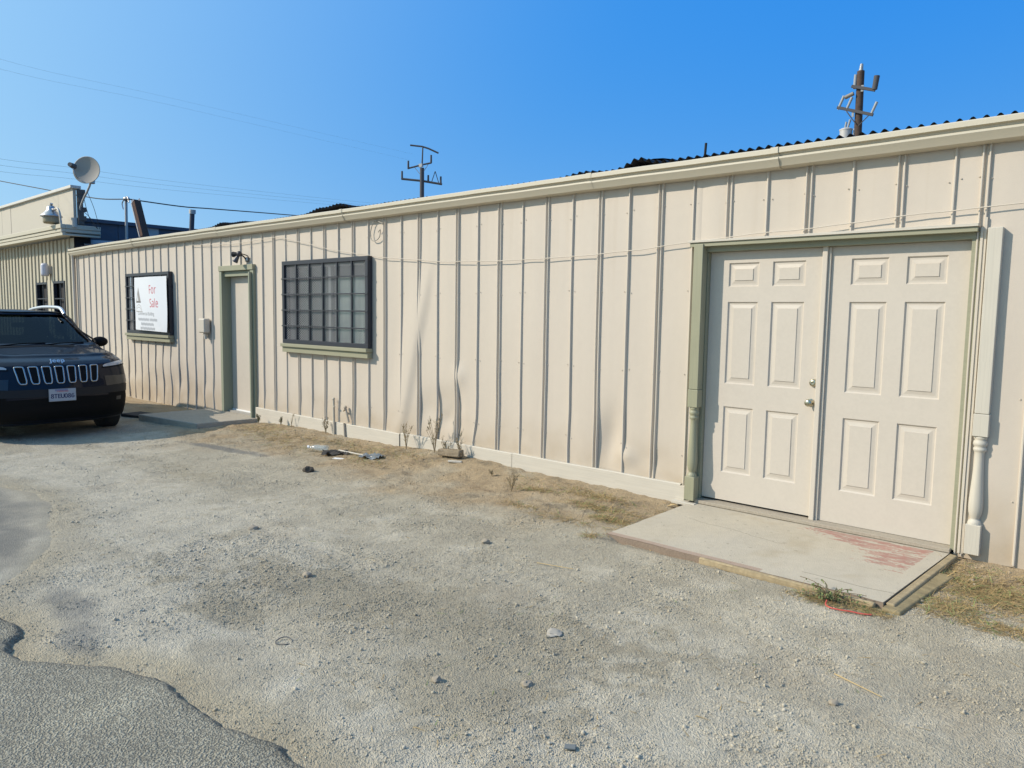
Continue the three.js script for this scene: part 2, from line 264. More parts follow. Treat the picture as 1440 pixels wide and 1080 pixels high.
// asphalt remnants: thick worn pavement in the near left corner, and a smoother patch farther left
{
  const hA = (x, z) => { const d = dA(x, z); return gbase(x, z) - 0.005 + 0.012 * fbm(x * 1.5, z * 1.5, 3, 7.1) + (d > 0 ? -0.018 + 0.032 * sstep(-0.005, 0.04, d) : -0.018 + d * 1.2); };
  const cA = (x, z) => { const t = 1 + 0.35 * fbm(x * 2, z * 2, 4, 3.7), b = sstep(0.10, 0.0, dA(x, z)), w = sstep(0.1, 0.45, fbm(x * 1.2 + 3, z * 1.2, 3, 5.6)); return [(0.40 + 0.08 * w) * t * (1 - 0.35 * b), (0.365 + 0.072 * w) * t * (1 - 0.35 * b), (0.285 + 0.05 * w) * t * (1 - 0.35 * b)]; };
  const g = terrain(lines(-5.2, -1.2, 0.012, [-14, 9]), lines(4.2, 5.3, 0.012, [4.1, 60]), hA, cA, (x0, z0, x1, z1) => Math.max(dA(x0, z0), dA(x1, z1), dA(x0, z1), dA(x1, z0)) > -0.01);
  const o = obj('asphalt', g, M.asphalt); o.userData.kind = 'structure';
  const hB = (x, z) => { const d = dB(x, z); return gbase(x, z) + 0.012 * fbm(x * 1.1, z * 1.1, 3, 2.1) * 0.5 - 0.006 + (d > 0 ? 0.010 * sstep(0, 0.1, d) : d * 0.25); };
  const cB = (x, z) => { const f = fbm(x * 1.6, z * 1.6, 4, 2.9), w = sstep(-0.05, 0.35, f); const gr = gcolor(x, z), e = sstep(0.28, 0.0, dB(x, z) + 0.5 * f), q = [0.20 + 0.13 * w, 0.182 + 0.11 * w, 0.145 + 0.075 * w]; return q.map((v, i) => lerp(v, gr[i], 0.9 * e)); };
  const g2 = terrain(lines(-9, -5.0, 0.03, [-40, -4.9]), lines(3.55, 5.6, 0.03, [3.5, 40]), hB, cB, (x0, z0, x1, z1) => Math.max(dB(x0, z0), dB(x1, z1), dB(x0, z1), dB(x1, z0)) > -0.03 && dA(x1, z1) < 0.3);
  const o2 = obj('pavement', g2, M.asphaltFine); o2.userData.kind = 'structure';
}

// ------------------------------------------------------------------ the long building
const B = thing('metal_building', 'long low building clad in cream ribbed sheet metal with sage green door trim', 'building');
const OPEN = [ // x0,x1,y0,y1
  [-2.99, -0.985, -0.3, 2.105], [-11.30, -10.36, -0.3, 2.15], [-9.41, -7.49, 1.0, 2.19], [-15.0, -13.17, 1.0, 2.16]];
function wallDz(x, y) {
  let d = 0.006 * fbm(x * 1.3, y * 0.8, 2, 3.0);
  // fold running down to the left from the eave, and the crumpled dents at its foot
  const fx = lerp(-6.88, -6.29, (y - 0.15) / 2.26), fd = x - fx;
  if (y < 2.5) d += 0.028 * sstep(-0.42, 0, fd) * (fd < 0 ? 1 : 0) * sstep(2.5, 1.3, y) + (fd >= 0 ? 0.028 * Math.max(0, 1 - fd / 0.10) * sstep(2.5, 1.3, y) : 0);
  d -= 0.050 * Math.exp(-(((x + 6.08) / 0.22) ** 2 + ((y - 0.33) / 0.26) ** 2)) * (1 + 0.4 * n3(x * 6, y * 6, 1.5));
  d -= 0.024 * Math.exp(-(((x + 6.42) / 0.15) ** 2 + ((y - 0.38) / 0.20) ** 2));
  d += 0.022 * Math.exp(-(((x + 5.9) / 0.10) ** 2 + ((y - 0.82) / 0.12) ** 2));
  d -= 0.046 * Math.exp(-(((x + 3.86 - (y - 0.3) * 0.12) / 0.12) ** 2 + ((y - 0.36) / 0.26) ** 2));
  d += 0.030 * Math.exp(-(((x + 3.66) / 0.10) ** 2 + ((y - 0.22) / 0.07) ** 2));
  d -= 0.012 * Math.exp(-(((x + 3.45) / 0.3) ** 2 + ((y - 0.20) / 0.10) ** 2));
  d += 0.010 * sstep(0.30, 0.10, y) * (0.5 + n3(x * 1.7, 0.3, 4.4));
  const lw = sstep(-11.0, -12.2, x) * sstep(1.3, 0.2, y); d += 0.02 * lw * n3(x * 2.2, y * 2.6, 7.2);
  d += 0.008 * sstep(-4.4, -5.5, x) * sstep(-9.8, -8.0, x) * 0;
  return d;
}
function ribDx(x, y) { // ribs wander where the sheet has been pushed about
  let d = 0.004 * n3(x * 3.1, y * 0.9, 2.2);
  d += 0.05 * sstep(-11.2, -12.2, x) * sstep(1.25, 0.2, y) * n3(x * 0.7, y * 1.9, 8.3);
  d += 0.012 * sstep(1.0, 0.3, y) * n3(x * 1.9, y * 2.4, 5.1) * sstep(-3.2, -3.6, x);
  d -= 0.05 * Math.exp(-(((x + 5.62) / 0.2) ** 2)) * sstep(0.42, 0.0, y);
  return d;
}
const RIBS = []; { let x = -0.958 - 0.319 * 53 - 0.02; const list = [-0.958, -1.133, -1.466]; for (let k = 1; k < 53; k++) list.push(-1.466 - 0.3191 * k); for (let k = 1; k < 12; k++) list.push(-0.958 + 0.3195 * k); list.sort((a, b) => a - b); for (const v of list) if (v > -17.85 && v < 2.6) RIBS.push(v); }
const WALL_TOP = 2.74;
const wallBottom = (x) => (x < -11.3 ? -0.22 : x < -3.05 ? -0.05 : -0.10);
function ySpans(x, y0, y1) { let s = [[y0, y1]]; for (const [a, b, c, d] of OPEN) if (x > a && x < b) s = s.flatMap(([p, q]) => { const o = []; if (c > p) o.push([p, Math.min(q, c)]); if (d < q) o.push([Math.max(p, d), q]); return o.filter(([u, v]) => v - u > 0.02); }); return s; }
const wuv = (x, y) => [(x - WX0) / WXL, (y - WY0) / WYL];
{
  const xs = [-17.95, ...RIBS, 2.7];
  for (let k = 0; k + 1 < xs.length; k++) {
    const cuts = [xs[k], ...OPEN.flatMap(o => [o[0], o[1]]).filter(v => v > xs[k] + 0.004 && v < xs[k + 1] - 0.004).sort((a, b) => a - b), xs[k + 1]];
    for (let c = 0; c + 1 < cuts.length; c++) {
      const a = cuts[c], b = cuts[c + 1];
      for (const [y0, y1] of ySpans((a + b) / 2, wallBottom((a + b) / 2), WALL_TOP)) {
        const ny = Math.max(2, Math.round((y1 - y0) / 0.05)), nx = Math.max(2, Math.round((b - a) / 0.03)), bow = rr(-0.004, 0.006);
        obj('wall_panel', gridGeo(nx, ny, (i, j) => { const t = i / nx, y = lerp(y0, y1, j / ny), x = lerp(a + (k ? ribDx(xs[k], y) * (c === 0) : 0), b + (c === cuts.length - 2 ? ribDx(xs[k + 1], y) : 0), t); return [x, y, wallDz(x, y) + bow * Math.sin(Math.PI * t)]; }, (i, j, p) => wuv(p[0], p[1])), M.wall, B);
      }
    }
  }
  // ribs: alternately a single and a double standing rib
  RIBS.forEach((x, k) => {
    const dbl = (Math.round((x + 0.958) / 0.319) % 2 === 0 && x > -9.8) || x === -0.958;
    for (const [y0, y1] of ySpans(x, x < -11.3 ? -0.2 : x < -3.05 ? 0.035 : -0.085, WALL_TOP)) {
      const ny = Math.max(2, Math.round((y1 - y0) / 0.07)), gs = [];
      for (const off of dbl ? [-0.019, 0.019] : [0]) {
        const w = dbl ? 0.006 : 0.0075, d = 0.020 * rr(0.85, 1.12) , pr = [[-w - 0.004, -0.002], [-w, d * 0.8], [-w * 0.5, d], [w * 0.5, d], [w, d * 0.8], [w + 0.004, -0.002]];
        gs.push(gridGeo(pr.length - 1, ny, (i, j) => { const y = lerp(y0, y1, j / ny), xx = x + off + ribDx(x, y); return [xx + pr[i][0], y, wallDz(xx, y) * 0.2 + pr[i][1]]; }, null));
      }
      obj('rib', toCreasedNormals(merge(gs), 0.6), M.rib, B);
    }
  });
  // rows of fastener heads beside the ribs
  const sc = []; for (const x of RIBS) for (const y of [0.32, 1.02, 1.74, 2.46]) for (const s of [-1, 1]) { const xx = x + s * 0.036 + ribDx(x, y); if (!ySpans(xx, -0.1, WALL_TOP).some(([p, q]) => y > p + 0.03 && y < q - 0.03)) continue; const c = new THREE.CylinderGeometry(0.0035, 0.0055, 0.005, 6); c.rotateX(Math.PI / 2); c.translate(xx, y + rr(-0.02, 0.02), wallDz(xx, y) + 0.006); sc.push(c); }
  obj('fastener', sc, M.rib, B).userData.kind = 'stuff';
  // base boards nailed along the foot of the wall
  const bb = [[-10.29, -6.88, -0.012], [-6.86, -5.05, 0.0], [-5.045, -3.075, 0.004]];
  for (const [a, b, dy] of bb) { const n = Math.round((b - a) / 0.1); const prof = [[0.0, 0.06], [0.030, 0.06], [0.036, 0.054], [0.036, -0.26]];
    obj('base_board', toCreasedNormals(gridGeo(n, 3, (i, j) => { const x = lerp(a, b, i / n), w = 0.006 * n3(x * 1.2, 0.5, 2.2); return [x, prof[3 - j][1] + dy + w, prof[3 - j][0] + wallDz(x, 0.05) * 0.3 + 0.006]; }, (i, j, p) => [p[0], p[1]]).toNonIndexed(), 0.5), M.creamWood, B);
    obj('board_end', box(b - 0.02, b, -0.2, 0.055 + dy, 0.0, 0.034), M.creamWood, B); }
  obj('base_board', box(-3.072, -3.03, -0.09, 0.05, 0.0, 0.05, 0.003), M.creamWood, B);
  obj('base_board', box(-3.12, -2.9, -0.10, -0.075, 0.0, 0.11, 0.003), M.creamWood, B);
  obj('foundation', box(-17.9, 2.7, -0.5, -0.09, -0.3, -0.03), M.stone, B);
  // body behind the cladding so no light leaks through: rear, ends and ceiling
  obj('rear_wall', box(-17.9, 2.7, -0.3, 2.6, -9.1, -9.0), M.cream, B);
  obj('end_wall', box(2.72, 2.8, -0.3, 2.75, -9.1, 0), M.cream, B);
  obj('inner_floor', box(-17.9, 2.7, -0.30, -0.085, -9, -0.31), M.dark, B);
}
// gutter in lengths, lapped at the joints
{
  const prof = [[0.012, 2.822], [0.124, 2.818], [0.132, 2.810], [0.132, 2.777], [0.104, 2.772], [0.100, 2.756], [0.120, 2.748], [0.121, 2.735], [0.098, 2.700], [0.088, 2.682], [0.060, 2.672], [0.002, 2.672]];
  const gx = [-17.98, -14.6, -11.3, -7.95, -4.083, -2.34, 2.75];
  const sag = (x) => 0.010 * n3(x * 0.35, 0.2, 1.3) + 0.003 * n3(x * 2.1, 0.7, 1.1) + (x < -16 ? -0.01 * (-16 - x) : 0);
  for (let k = 0; k + 1 < gx.length; k++) {
    const a = gx[k] + 0.003, b = gx[k + 1], n = Math.round((b - a) / 0.15), s = k % 2 ? 0 : 0.003;
    const gp = obj('gutter', toCreasedNormals(gridGeo(prof.length - 1, n, (i, j) => { const x = lerp(a, b, j / n); return [x, prof[i][1] + sag(x) - s, prof[i][0] + s]; }, (i, j, p) => [p[0], p[1]], true), 0.45), M.gutter, B);
    if (k) obj('gutter_joint', toCreasedNormals(gridGeo(prof.length - 1, 2, (i, j) => { const x = a - 0.03 + j * 0.03; return [x, prof[i][1] + sag(x) + (i < 3 ? 0.003 : -0.003), prof[i][0] + 0.006]; }, null, true), 0.45), M.gutter, gp);
  }
  obj('gutter_end', box(-17.995, -17.98, 2.665, 2.82, 0.002, 0.124), M.gutter, B);
  obj('downspout', [rod([-17.9, 2.68, 0.07], [-17.9, 2.56, 0.06], 0.035), rod([-17.9, 2.58, 0.06], [-17.88, -0.2, 0.05], 0.035, 0.035, 10)], M.cream, B);
  obj('fascia', box(-17.95, 2.72, 2.73, 2.80, -0.03, -0.004), M.gutter, B);
}
// corrugated roof sheets, laid a little unevenly
{
  const bump = (x) => 0.060 * gauss(x, 0, -3.62, 0, 0.14, 1) + 0.022 * sstep(-3.9, -3.4, x) - 0.006 * sstep(-2.6, -1.5, x) + 0.03 * gauss(x, 0, -4.22, 0, 0.22, 1) + 0.072 * gauss(x, 0, -8.15, 0, 0.30, 1) + 0.045 * gauss(x, 0, -8.6, 0, 0.2, 1) + 0.05 * gauss(x, 0, -11.25, 0, 0.25, 1) + 0.03 * gauss(x, 0, -10.7, 0, 0.35, 1);
  for (let x0 = -17.9; x0 < 2.7; x0 += 0.82) {
    const x1 = Math.min(x0 + 0.86, 2.7), n = Math.round((x1 - x0) / 0.0098), lift = rr(0, 0.006), cut = rr(-0.01, 0.012);
    obj('roof_sheet', gridGeo(n, 5, (i, j) => { const x = lerp(x0, x1, i / n), t = j / 5, z = lerp(0.035 + cut, -9.2, t * t); return [x, 2.826 + lift + bump(x) * Math.exp(z * 1.5) + 0.016 * Math.sin(x / 0.0765 * 2 * Math.PI) + (0.035 - z) * 0.03, z]; }, null, true), M.roof, B);
  }
  obj('roof_rod', rod([-3.04, 2.82, -0.1], [-3.03, 2.99, -0.1], 0.011), M.dark, B);
  obj('roof_flap', gridGeo(6, 4, (i, j) => [-3.85 + 0.10 * i, 2.87 + 0.06 * Math.sin(i / 6 * Math.PI) + 0.01 * j, -0.12 - 0.12 * j], null, true), M.roof, B);
}
// raised-panel door leaf as one sheet
function doorLeaf(x0, x1, y0, y1, z, panels) {
  const hp = (d) => d <= 0 ? 0 : d < 0.010 ? -0.012 * d / 0.010 : d < 0.024 ? -0.012 : d < 0.050 ? -0.012 + 0.005 * (d - 0.024) / 0.026 : d < 0.0525 ? -0.007 + 0.005 * (d - 0.050) / 0.0025 : -0.002;
  const offs = [0, 0.005, 0.010, 0.024, 0.050, 0.0525];
  const xs = new Set([x0, x1]), ys = new Set([y0, y1]);
  for (const [a, b, c, d] of panels) { for (const o of offs) { xs.add(a + o); xs.add(b - o); ys.add(c + o); ys.add(d - o); } }
  const X = [...xs].sort((a, b) => a - b), Y = [...ys].sort((a, b) => a - b);
  const h = (x, y) => { for (const [a, b, c, d] of panels) { const m = Math.min(x - a, b - x, y - c, d - y); if (m > 0) return hp(m); } return 0; };
  const P = [], U = [];
  for (let j = 0; j + 1 < Y.length; j++) for (let i = 0; i + 1 < X.length; i++) {
    const q = [[X[i], Y[j]], [X[i + 1], Y[j]], [X[i + 1], Y[j + 1]], [X[i], Y[j + 1]]].map(([x, y]) => [x, y, z + h(x, y)]);
    const split = Math.abs(q[0][2] - q[2][2]) >= Math.abs(q[1][2] - q[3][2]) ? [0, 1, 2, 0, 2, 3] : [0, 1, 3, 1, 2, 3];
    for (const s of split) { P.push(...q[s]); U.push(q[s][0], q[s][1]); }
  }
  const g = new THREE.BufferGeometry(); g.setAttribute('position', new THREE.Float32BufferAttribute(P, 3)); g.setAttribute('uv', new THREE.Float32BufferAttribute(U, 2)); g.computeVertexNormals();
  return merge([toCreasedNormals(g, 0.15), box(x0, x1, y0, y1, z - 0.045, z - 0.016)]);
}
// double door
{
  const frame = obj('double_door', [
    box(-3.06, -0.965, 2.138, 2.158, 0.0, 0.088, 0.003), // drip board over the doors
  ], M.creamWood, B);
  frame.userData.label = 'cream double door with raised panels in a sage green frame';
  obj('door_header', [box(-2.99, -0.985, 2.062, 2.136, -0.09, 0.018, 0.002), box(-3.05, -0.97, 2.105, 2.137, 0.018, 0.074, 0.002)], M.sage, frame);
  obj('door_jamb', [box(-2.99, -2.915, -0.06, 2.06, -0.10, -0.006, 0.002), box(-2.972, -2.945, -0.06, 2.06, -0.006, 0.02, 0.002)], M.sage, frame);
  obj('door_jamb', [box(-1.008, -0.962, -0.06, 2.104, -0.10, 0.012, 0.002)], M.sage, frame);
  obj('door_casing', [box(-0.960, -0.944, -0.07, 2.136, 0.0, 0.030, 0.002), box(-0.943, -0.926, -0.07, 2.2, 0.0, 0.022, 0.002)], M.rib, frame);
  const rows = [[1.773, 1.968], [0.966, 1.648], [0.210, 0.772]], mk = (cs) => cs.flatMap(([a, b]) => rows.map(([c, d]) => [a, b, c, d]));
  const L = obj('door_leaf', doorLeaf(-2.913, -1.962, -0.03, 2.06, -0.05, mk([[-2.748, -2.49], [-2.378, -2.117]])), M.leaf, frame);
  obj('door_leaf', doorLeaf(-1.960, -1.010, -0.045, 2.06, -0.05, mk([[-1.782, -1.525], [-1.406, -1.150]])), M.leaf, frame);
  obj('astragal', [box(-1.985, -1.945, -0.05, 2.10, -0.049, -0.012, 0.006), box(-1.945, -1.925, -0.05, 2.06, -0.049, -0.030, 0.004)], M.rib, frame);
  const kn = lathe([[0, 0], [0.030, 0], [0.031, 0.006], [0.014, 0.012], [0.012, 0.028], [0.022, 0.036], [0.029, 0.048], [0.026, 0.060], [0.014, 0.066], [0, 0.067]], 20).rotateX(Math.PI / 2);
  obj('knob', kn.translate(-2.028, 0.868, -0.05), M.brass, frame);
  obj('deadbolt', lathe([[0, 0], [0.030, 0], [0.030, 0.010], [0.025, 0.022], [0.012, 0.024], [0.010, 0.022], [0, 0.022]], 20).rotateX(Math.PI / 2).translate(-2.012, 1.023, -0.05), M.brass, frame);
  obj('threshold', box(-2.93, -1.0, -0.075, -0.048, -0.12, 0.055, 0.004), std({ color: lin(0.40, 0.345, 0.265), roughness: 0.9, map: rep(T.grain, 1, 1) }), frame);
}
// turned porch posts used as door trim
function turnedPost(xc, mat, yTop, label, dz = 0) {
  const s = 0.0455, zc = 0.045;
  const shaft = obj('door_post', box(xc - s * 0.93, xc + s * 0.93, 0.905, yTop, 0.002, 0.086, 0.005), mat, B); shaft.userData.label = label; shaft.position.z = dz;
  obj('post_block', box(xc - s, xc + s, 0.752, 0.903, 0.001, 0.090, 0.004), mat, shaft);
  obj('post_base', box(xc - s, xc + s, -0.055, 0.150, 0.001, 0.090, 0.004), mat, shaft);
  const pr = [[0.036, 0.752], [0.040, 0.745], [0.040, 0.735], [0.033, 0.728], [0.040, 0.716], [0.043, 0.703], [0.040, 0.690], [0.032, 0.680], [0.039, 0.670], [0.040, 0.660], [0.036, 0.650], [0.029, 0.640], [0.029, 0.60], [0.031, 0.54], [0.035, 0.45], [0.040, 0.37], [0.043, 0.31], [0.0435, 0.275], [0.041, 0.235], [0.034, 0.205], [0.027, 0.190], [0.028, 0.182], [0.036, 0.174], [0.041, 0.162], [0.042, 0.150]];
  obj('turned_baluster', lathe(pr.reverse(), 24).translate(xc, 0, zc + 0.001), mat, shaft);
}
M.sageV = std({ color: lin(0.315, 0.305, 0.20), map: rep(T.paintWoodV, 3, 0.8), roughness: 0.5, bumpMap: rep(T.woodBumpV, 3, 0.8), bumpScale: 0.001 });
turnedPost(-2.965, M.sageV, 2.125, 'sage green square post with a turned foot left of the double door');
turnedPost(-0.873, M.creamWoodV, 2.128, 'cream square post with a turned foot right of the double door', -0.028);
// single door at left
{
  const d = obj('single_door', [box(-11.36, -10.30, 2.135, 2.215, -0.02, 0.055, 0.003)], M.sage, B); d.userData.label = 'plain cream door set deep in a sage green frame';
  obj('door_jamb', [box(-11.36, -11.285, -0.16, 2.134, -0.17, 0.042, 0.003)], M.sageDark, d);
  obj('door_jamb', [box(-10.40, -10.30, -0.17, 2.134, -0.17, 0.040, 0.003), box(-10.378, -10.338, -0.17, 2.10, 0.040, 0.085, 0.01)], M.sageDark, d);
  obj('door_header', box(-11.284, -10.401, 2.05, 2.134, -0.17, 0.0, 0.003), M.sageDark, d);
  obj('door_leaf', box(-11.283, -10.402, -0.10, 2.048, -0.165, -0.115, 0.003), M.leaf, d);
  obj('weather_strip', box(-11.283, -10.402, -0.105, -0.07, -0.114, -0.10, 0.002), M.white, d);
  obj('knob', lathe([[0, 0], [0.03, 0], [0.03, 0.008], [0.012, 0.014], [0.012, 0.03], [0.028, 0.045], [0.022, 0.062], [0, 0.066]], 16).rotateX(Math.PI / 2).translate(-10.5, 0.87, -0.115), M.brass, d);
}
// barred windows
function barredWindow(x0, x1, y0, y1, nv, label, drapes) {
  const f = 0.055, z1 = 0.078;
  const w = obj('barred_window', [box(x0, x1, y1 - f, y1, 0.008, z1, 0.003), box(x0, x1, y0, y0 + f, 0.008, z1, 0.003), box(x0, x0 + f, y0 + f + 0.001, y1 - f - 0.001, 0.008, z1, 0.003), box(x1 - f, x1, y0 + f + 0.001, y1 - f - 0.001, 0.008, z1, 0.003)], M.iron, B);
  w.userData.label = label;
  for (let i = 1; i < nv; i++) { const x = lerp(x0 + f * 0.5, x1 - f * 0.5, i / nv); obj('bar', box(x - 0.014, x + 0.014, y0 + f, y1 - f, 0.055, 0.073, 0.003), M.iron, w); }
  for (let i = 1; i < 5; i++) { const y = lerp(y0 + f * 0.5, y1 - f * 0.5, i / 5); obj('cross_bar', box(x0 - 0.006, x1 + 0.006, y - 0.009, y + 0.009, 0.074, 0.088, 0.003), M.iron, w); }
  // expanded-metal mesh behind the bars
  const gs = [], p = 0.055, W = x1 - x0 - 2 * f, H = y1 - y0 - 2 * f, t = 0.0034, sl = 0.62;
  for (const dir of [1, -1]) for (let s = -H / sl; s < W + H / sl; s += p) {
    let pts = [[s, 0], [s + dir * H / sl, H]];
    const clip = (a, b) => { const o = []; for (const [x, y] of [a, b]) { let X = Math.max(0, Math.min(W, x)); o.push([X, a[1] + (b[1] - a[1]) * (X - a[0]) / (b[0] - a[0])]); } return o; };
    const [a, b] = clip(...pts); if (Math.abs(a[0] - b[0]) < 0.005 || Math.min(a[1], b[1]) < -1e-6 || Math.max(a[1], b[1]) > H + 1e-6) continue;
    const L = Math.hypot(b[0] - a[0], b[1] - a[1]), g = new THREE.BoxGeometry(L, t * 2, 0.004); g.rotateZ(Math.atan2(b[1] - a[1], b[0] - a[0])); g.translate(x0 + f + (a[0] + b[0]) / 2, y0 + f + (a[1] + b[1]) / 2, dir > 0 ? 0.046 : 0.0405); gs.push(g);
  }
  const ms = obj('security_mesh', gs, M.mesh, w); ms.userData.kind = 'stuff';
  const zw = -0.055;
  obj('window_frame', [box(x0 + 0.03, x1 - 0.03, y1 - 0.09, y1 - 0.03, zw - 0.04, zw + 0.02), box(x0 + 0.03, x1 - 0.03, y0 - 0.05, y0 + 0.03, zw - 0.04, zw + 0.02), box(x0 + 0.03, x0 + 0.08, y0 + 0.031, y1 - 0.091, zw - 0.04, zw + 0.02), box(x1 - 0.08, x1 - 0.03, y0 + 0.031, y1 - 0.091, zw - 0.04, zw + 0.02), box((x0 + x1) / 2 - 0.025, (x0 + x1) / 2 + 0.025, y0 + 0.031, y1 - 0.091, zw - 0.03, zw + 0.012)], M.alu, w);
  for (const s of [0, 1]) obj('pane', box(s ? (x0 + x1) / 2 + 0.026 : x0 + 0.081, s ? x1 - 0.081 : (x0 + x1) / 2 - 0.026, y0 + 0.031, y1 - 0.091, zw - 0.012 - s * 0.006, zw - 0.008 - s * 0.006), M.glass, w);
  for (const [a, b, m, ytop] of drapes) { const n = 60; obj('curtain', gridGeo(n, 4, (i, j) => { const x = lerp(x0 + a * (x1 - x0), x0 + b * (x1 - x0), i / n); return [x, lerp(y0 - 0.05, y1 - ytop, j / 4), zw - 0.04 + 0.010 * Math.sin(x * 62) + 0.01 * Math.sin(x * 23)]; }), m, w); }
  obj('dark_room', [box(x0 - 0.05, x1 + 0.05, y0 - 0.1, y1 + 0.1, -0.75, -0.70), box(x0 - 0.07, x0 - 0.05, y0 - 0.1, y1 + 0.1, -0.70, -0.06), box(x1 + 0.05, x1 + 0.07, y0 - 0.1, y1 + 0.1, -0.70, -0.06), box(x0 - 0.05, x1 + 0.05, y1 + 0.1, y1 + 0.12, -0.7, -0.06), box(x0 - 0.05, x1 + 0.05, y0 - 0.12, y0 - 0.1, -0.7, -0.06)], M.dark, w);
  obj('sill', [box(x0 - 0.005, x1 + 0.01, y0 - 0.048, y0 - 0.002, 0.004, 0.115, 0.004), box(x0, x1, y0 - 0.125, y0 - 0.049, 0.004, 0.085, 0.003)], M.sage, w);
  return w;
}
barredWindow(-9.44, -7.46, 1.065, 2.218, 6, 'wide window behind dark bars and mesh with a sage green sill', [[0.54, 0.93, M.curtain, 0.24], [0.10, 0.5, M.greyCurtain, 0.26]]);
barredWindow(-15.04, -13.13, 1.06, 2.185, 6, 'barred window half covered by the for sale sheet', [[0.05, 0.95, M.greyCurtain, 0.1]]);

// things fixed to the wall
{
  // FOR SALE sheet
  const c = document.createElement('canvas'); c.width = 600; c.height = 420; const g = c.getContext('2d');
  // x scale 1.0 : sheet 1.40 wide x 0.99 high
  g.fillStyle = '#d6d9dc'; g.fillRect(0, 0, 600, 420);
  g.fillStyle = '#8d8a86'; g.beginPath(); g.moveTo(75, 75); g.lineTo(30, 200); g.lineTo(122, 200); g.closePath(); g.fill();
  g.fillStyle = '#d6d9dc'; g.beginPath(); g.moveTo(62, 132); g.lineTo(50, 188); g.lineTo(74, 188); g.closePath(); g.fill();
  g.fillStyle = '#5e5b58'; g.fillRect(30, 192, 92, 10);
  g.strokeStyle = '#b0aeab'; g.lineWidth = 6; g.beginPath(); g.arc(80, 280, 62, Math.PI * 1.15, Math.PI * 1.9); g.stroke(); g.beginPath(); g.arc(80, 300, 62, Math.PI * 1.15, Math.PI * 1.9); g.stroke(); g.fillStyle = '#a3a19e'; g.fillRect(22, 268, 130, 8);
  g.fillStyle = '#b0283c'; g.font = '90px sans-serif'; g.fillText('For', 300, 130); g.fillText('Sale', 300, 235);
  g.fillStyle = '#3d4045'; g.font = '34px sans-serif'; g.fillText('Commercial Building', 62, 300);
  g.fillStyle = '#8a8d92'; for (const [x, y, w] of [[70, 322, 50], [130, 322, 150], [290, 322, 150], [130, 358, 110], [250, 358, 110], [120, 392, 40], [170, 392, 220]]) for (let k = 0; k < w; k += 15) g.fillRect(x + k, y + (k % 2) * 4, 10, 20);
  const t = new THREE.CanvasTexture(c); t.colorSpace = THREE.SRGBColorSpace;
  const X0 = -14.49, X1 = -13.12, Y0 = 1.115, Y1 = 2.10;
  const front = gridGeo(24, 14, (i, j) => { const u = i / 24, v = j / 14; return [lerp(X0 + 0.02 * Math.sin(v * 2.6), X1, u) + 0.01 * Math.sin(v * 6), lerp(Y0 + 0.02 * (1 - u), Y1, v), 0.122 + 0.022 * Math.sin(u * Math.PI) + 0.008 * Math.sin(u * 9 + v * 3) + 0.03 * (1 - v) * Math.max(0, u - 0.75)]; }, (i, j) => [i / 24, j / 14]);
  const p = front.clone(); { const a = p.attributes.position; for (let i = 0; i < a.count; i++) a.setZ(i, a.getZ(i) - 0.002); }
  const s = obj('sale_banner', merge([front, p]), std({ map: t, roughness: 0.75 }));
  tag(s, 'white paper for sale sheet tied over the window bars behind the car', 'sign');
  // light over the single door
  const l = thing('security_light', 'dark two headed floodlight on the wall above the single door', 'floodlight', [-10.5, 2.31, 0.0]); l.scale.setScalar(0.72);
  obj('base_plate', lathe([[0, 0], [0.055, 0], [0.05, 0.03], [0.02, 0.04], [0, 0.04]], 14).rotateX(Math.PI / 2).translate(0, -0.03, 0.028), M.steel, l);
  obj('arm', [tube([[0, -0.03, 0.06], [-0.02, 0.03, 0.10], [-0.06, 0.08, 0.16]], 0.014), tube([[0.07, -0.02, 0.03], [0.05, 0.05, 0.06], [-0.05, 0.09, 0.15]], 0.010)], M.dark, l);
  obj('motion_head', new THREE.SphereGeometry(0.055, 16, 12).scale(1, 1.1, 1).translate(-0.07, 0.085, 0.17), std({ color: lin(0.05, 0.045, 0.05), roughness: 0.5 }), l);
  const mk = (a, b) => [rod(a, b, 0.035, 0.055, 14), rod(b, b.map((v, k) => v + (b[k] - a[k]) * 0.25), 0.058, 0.058, 14)];
  obj('lamp_head', mk([-0.10, 0.08, 0.18], [-0.20, 0.075, 0.22]), M.dark, l);
  obj('lamp_head', mk([-0.09, 0.03, 0.19], [-0.14, -0.06, 0.22]), std({ color: lin(0.07, 0.07, 0.085), roughness: 0.45 }), l);
  // meter box
  const m = thing('intercom_box', 'cream plastic box with a short pipe on the wall left of the single door', 'box', [-11.83, 1.14, 0.02]);
  obj('cover', box(-0.11, 0.10, 0.0, 0.24, 0.0, 0.11, 0.025), M.cream, m);
  obj('pipe', [rod([0.02, 0.0, 0.055], [0.03, -0.10, 0.05], 0.025), rod([-0.10, -0.02, 0.03], [0.04, -0.06, 0.05], 0.014)], M.cream, m);
  // wires
  const cab = [[-12.4, 2.60], [-10.84, 2.54], [-9.60, 2.575], [-9.20, 2.504], [-8.218, 2.321], [-7.184, 2.187], [-6.167, 2.099], [-5.291, 2.074], [-4.62, 2.077], [-4.063, 2.088], [-3.561, 2.111], [-3.071, 2.15], [-2.51, 2.185], [-2.064, 2.20], [-1.711, 2.22], [-1.298, 2.251], [-0.925, 2.262], [-0.2, 2.30], [0.9, 2.33], [2.6, 2.36]];
  const pts = []; for (let i = 0; i + 1 < cab.length; i++) for (let k = 0; k < 5; k++) { const t = k / 5, x = lerp(cab[i][0], cab[i + 1][0], t); pts.push(V(x, lerp(cab[i][1], cab[i + 1][1], t) + 0.006 * n3(x * 3, 1.1, 1) , 0.040 + 0.004 * n3(x * 4, 2.2, 1))); }
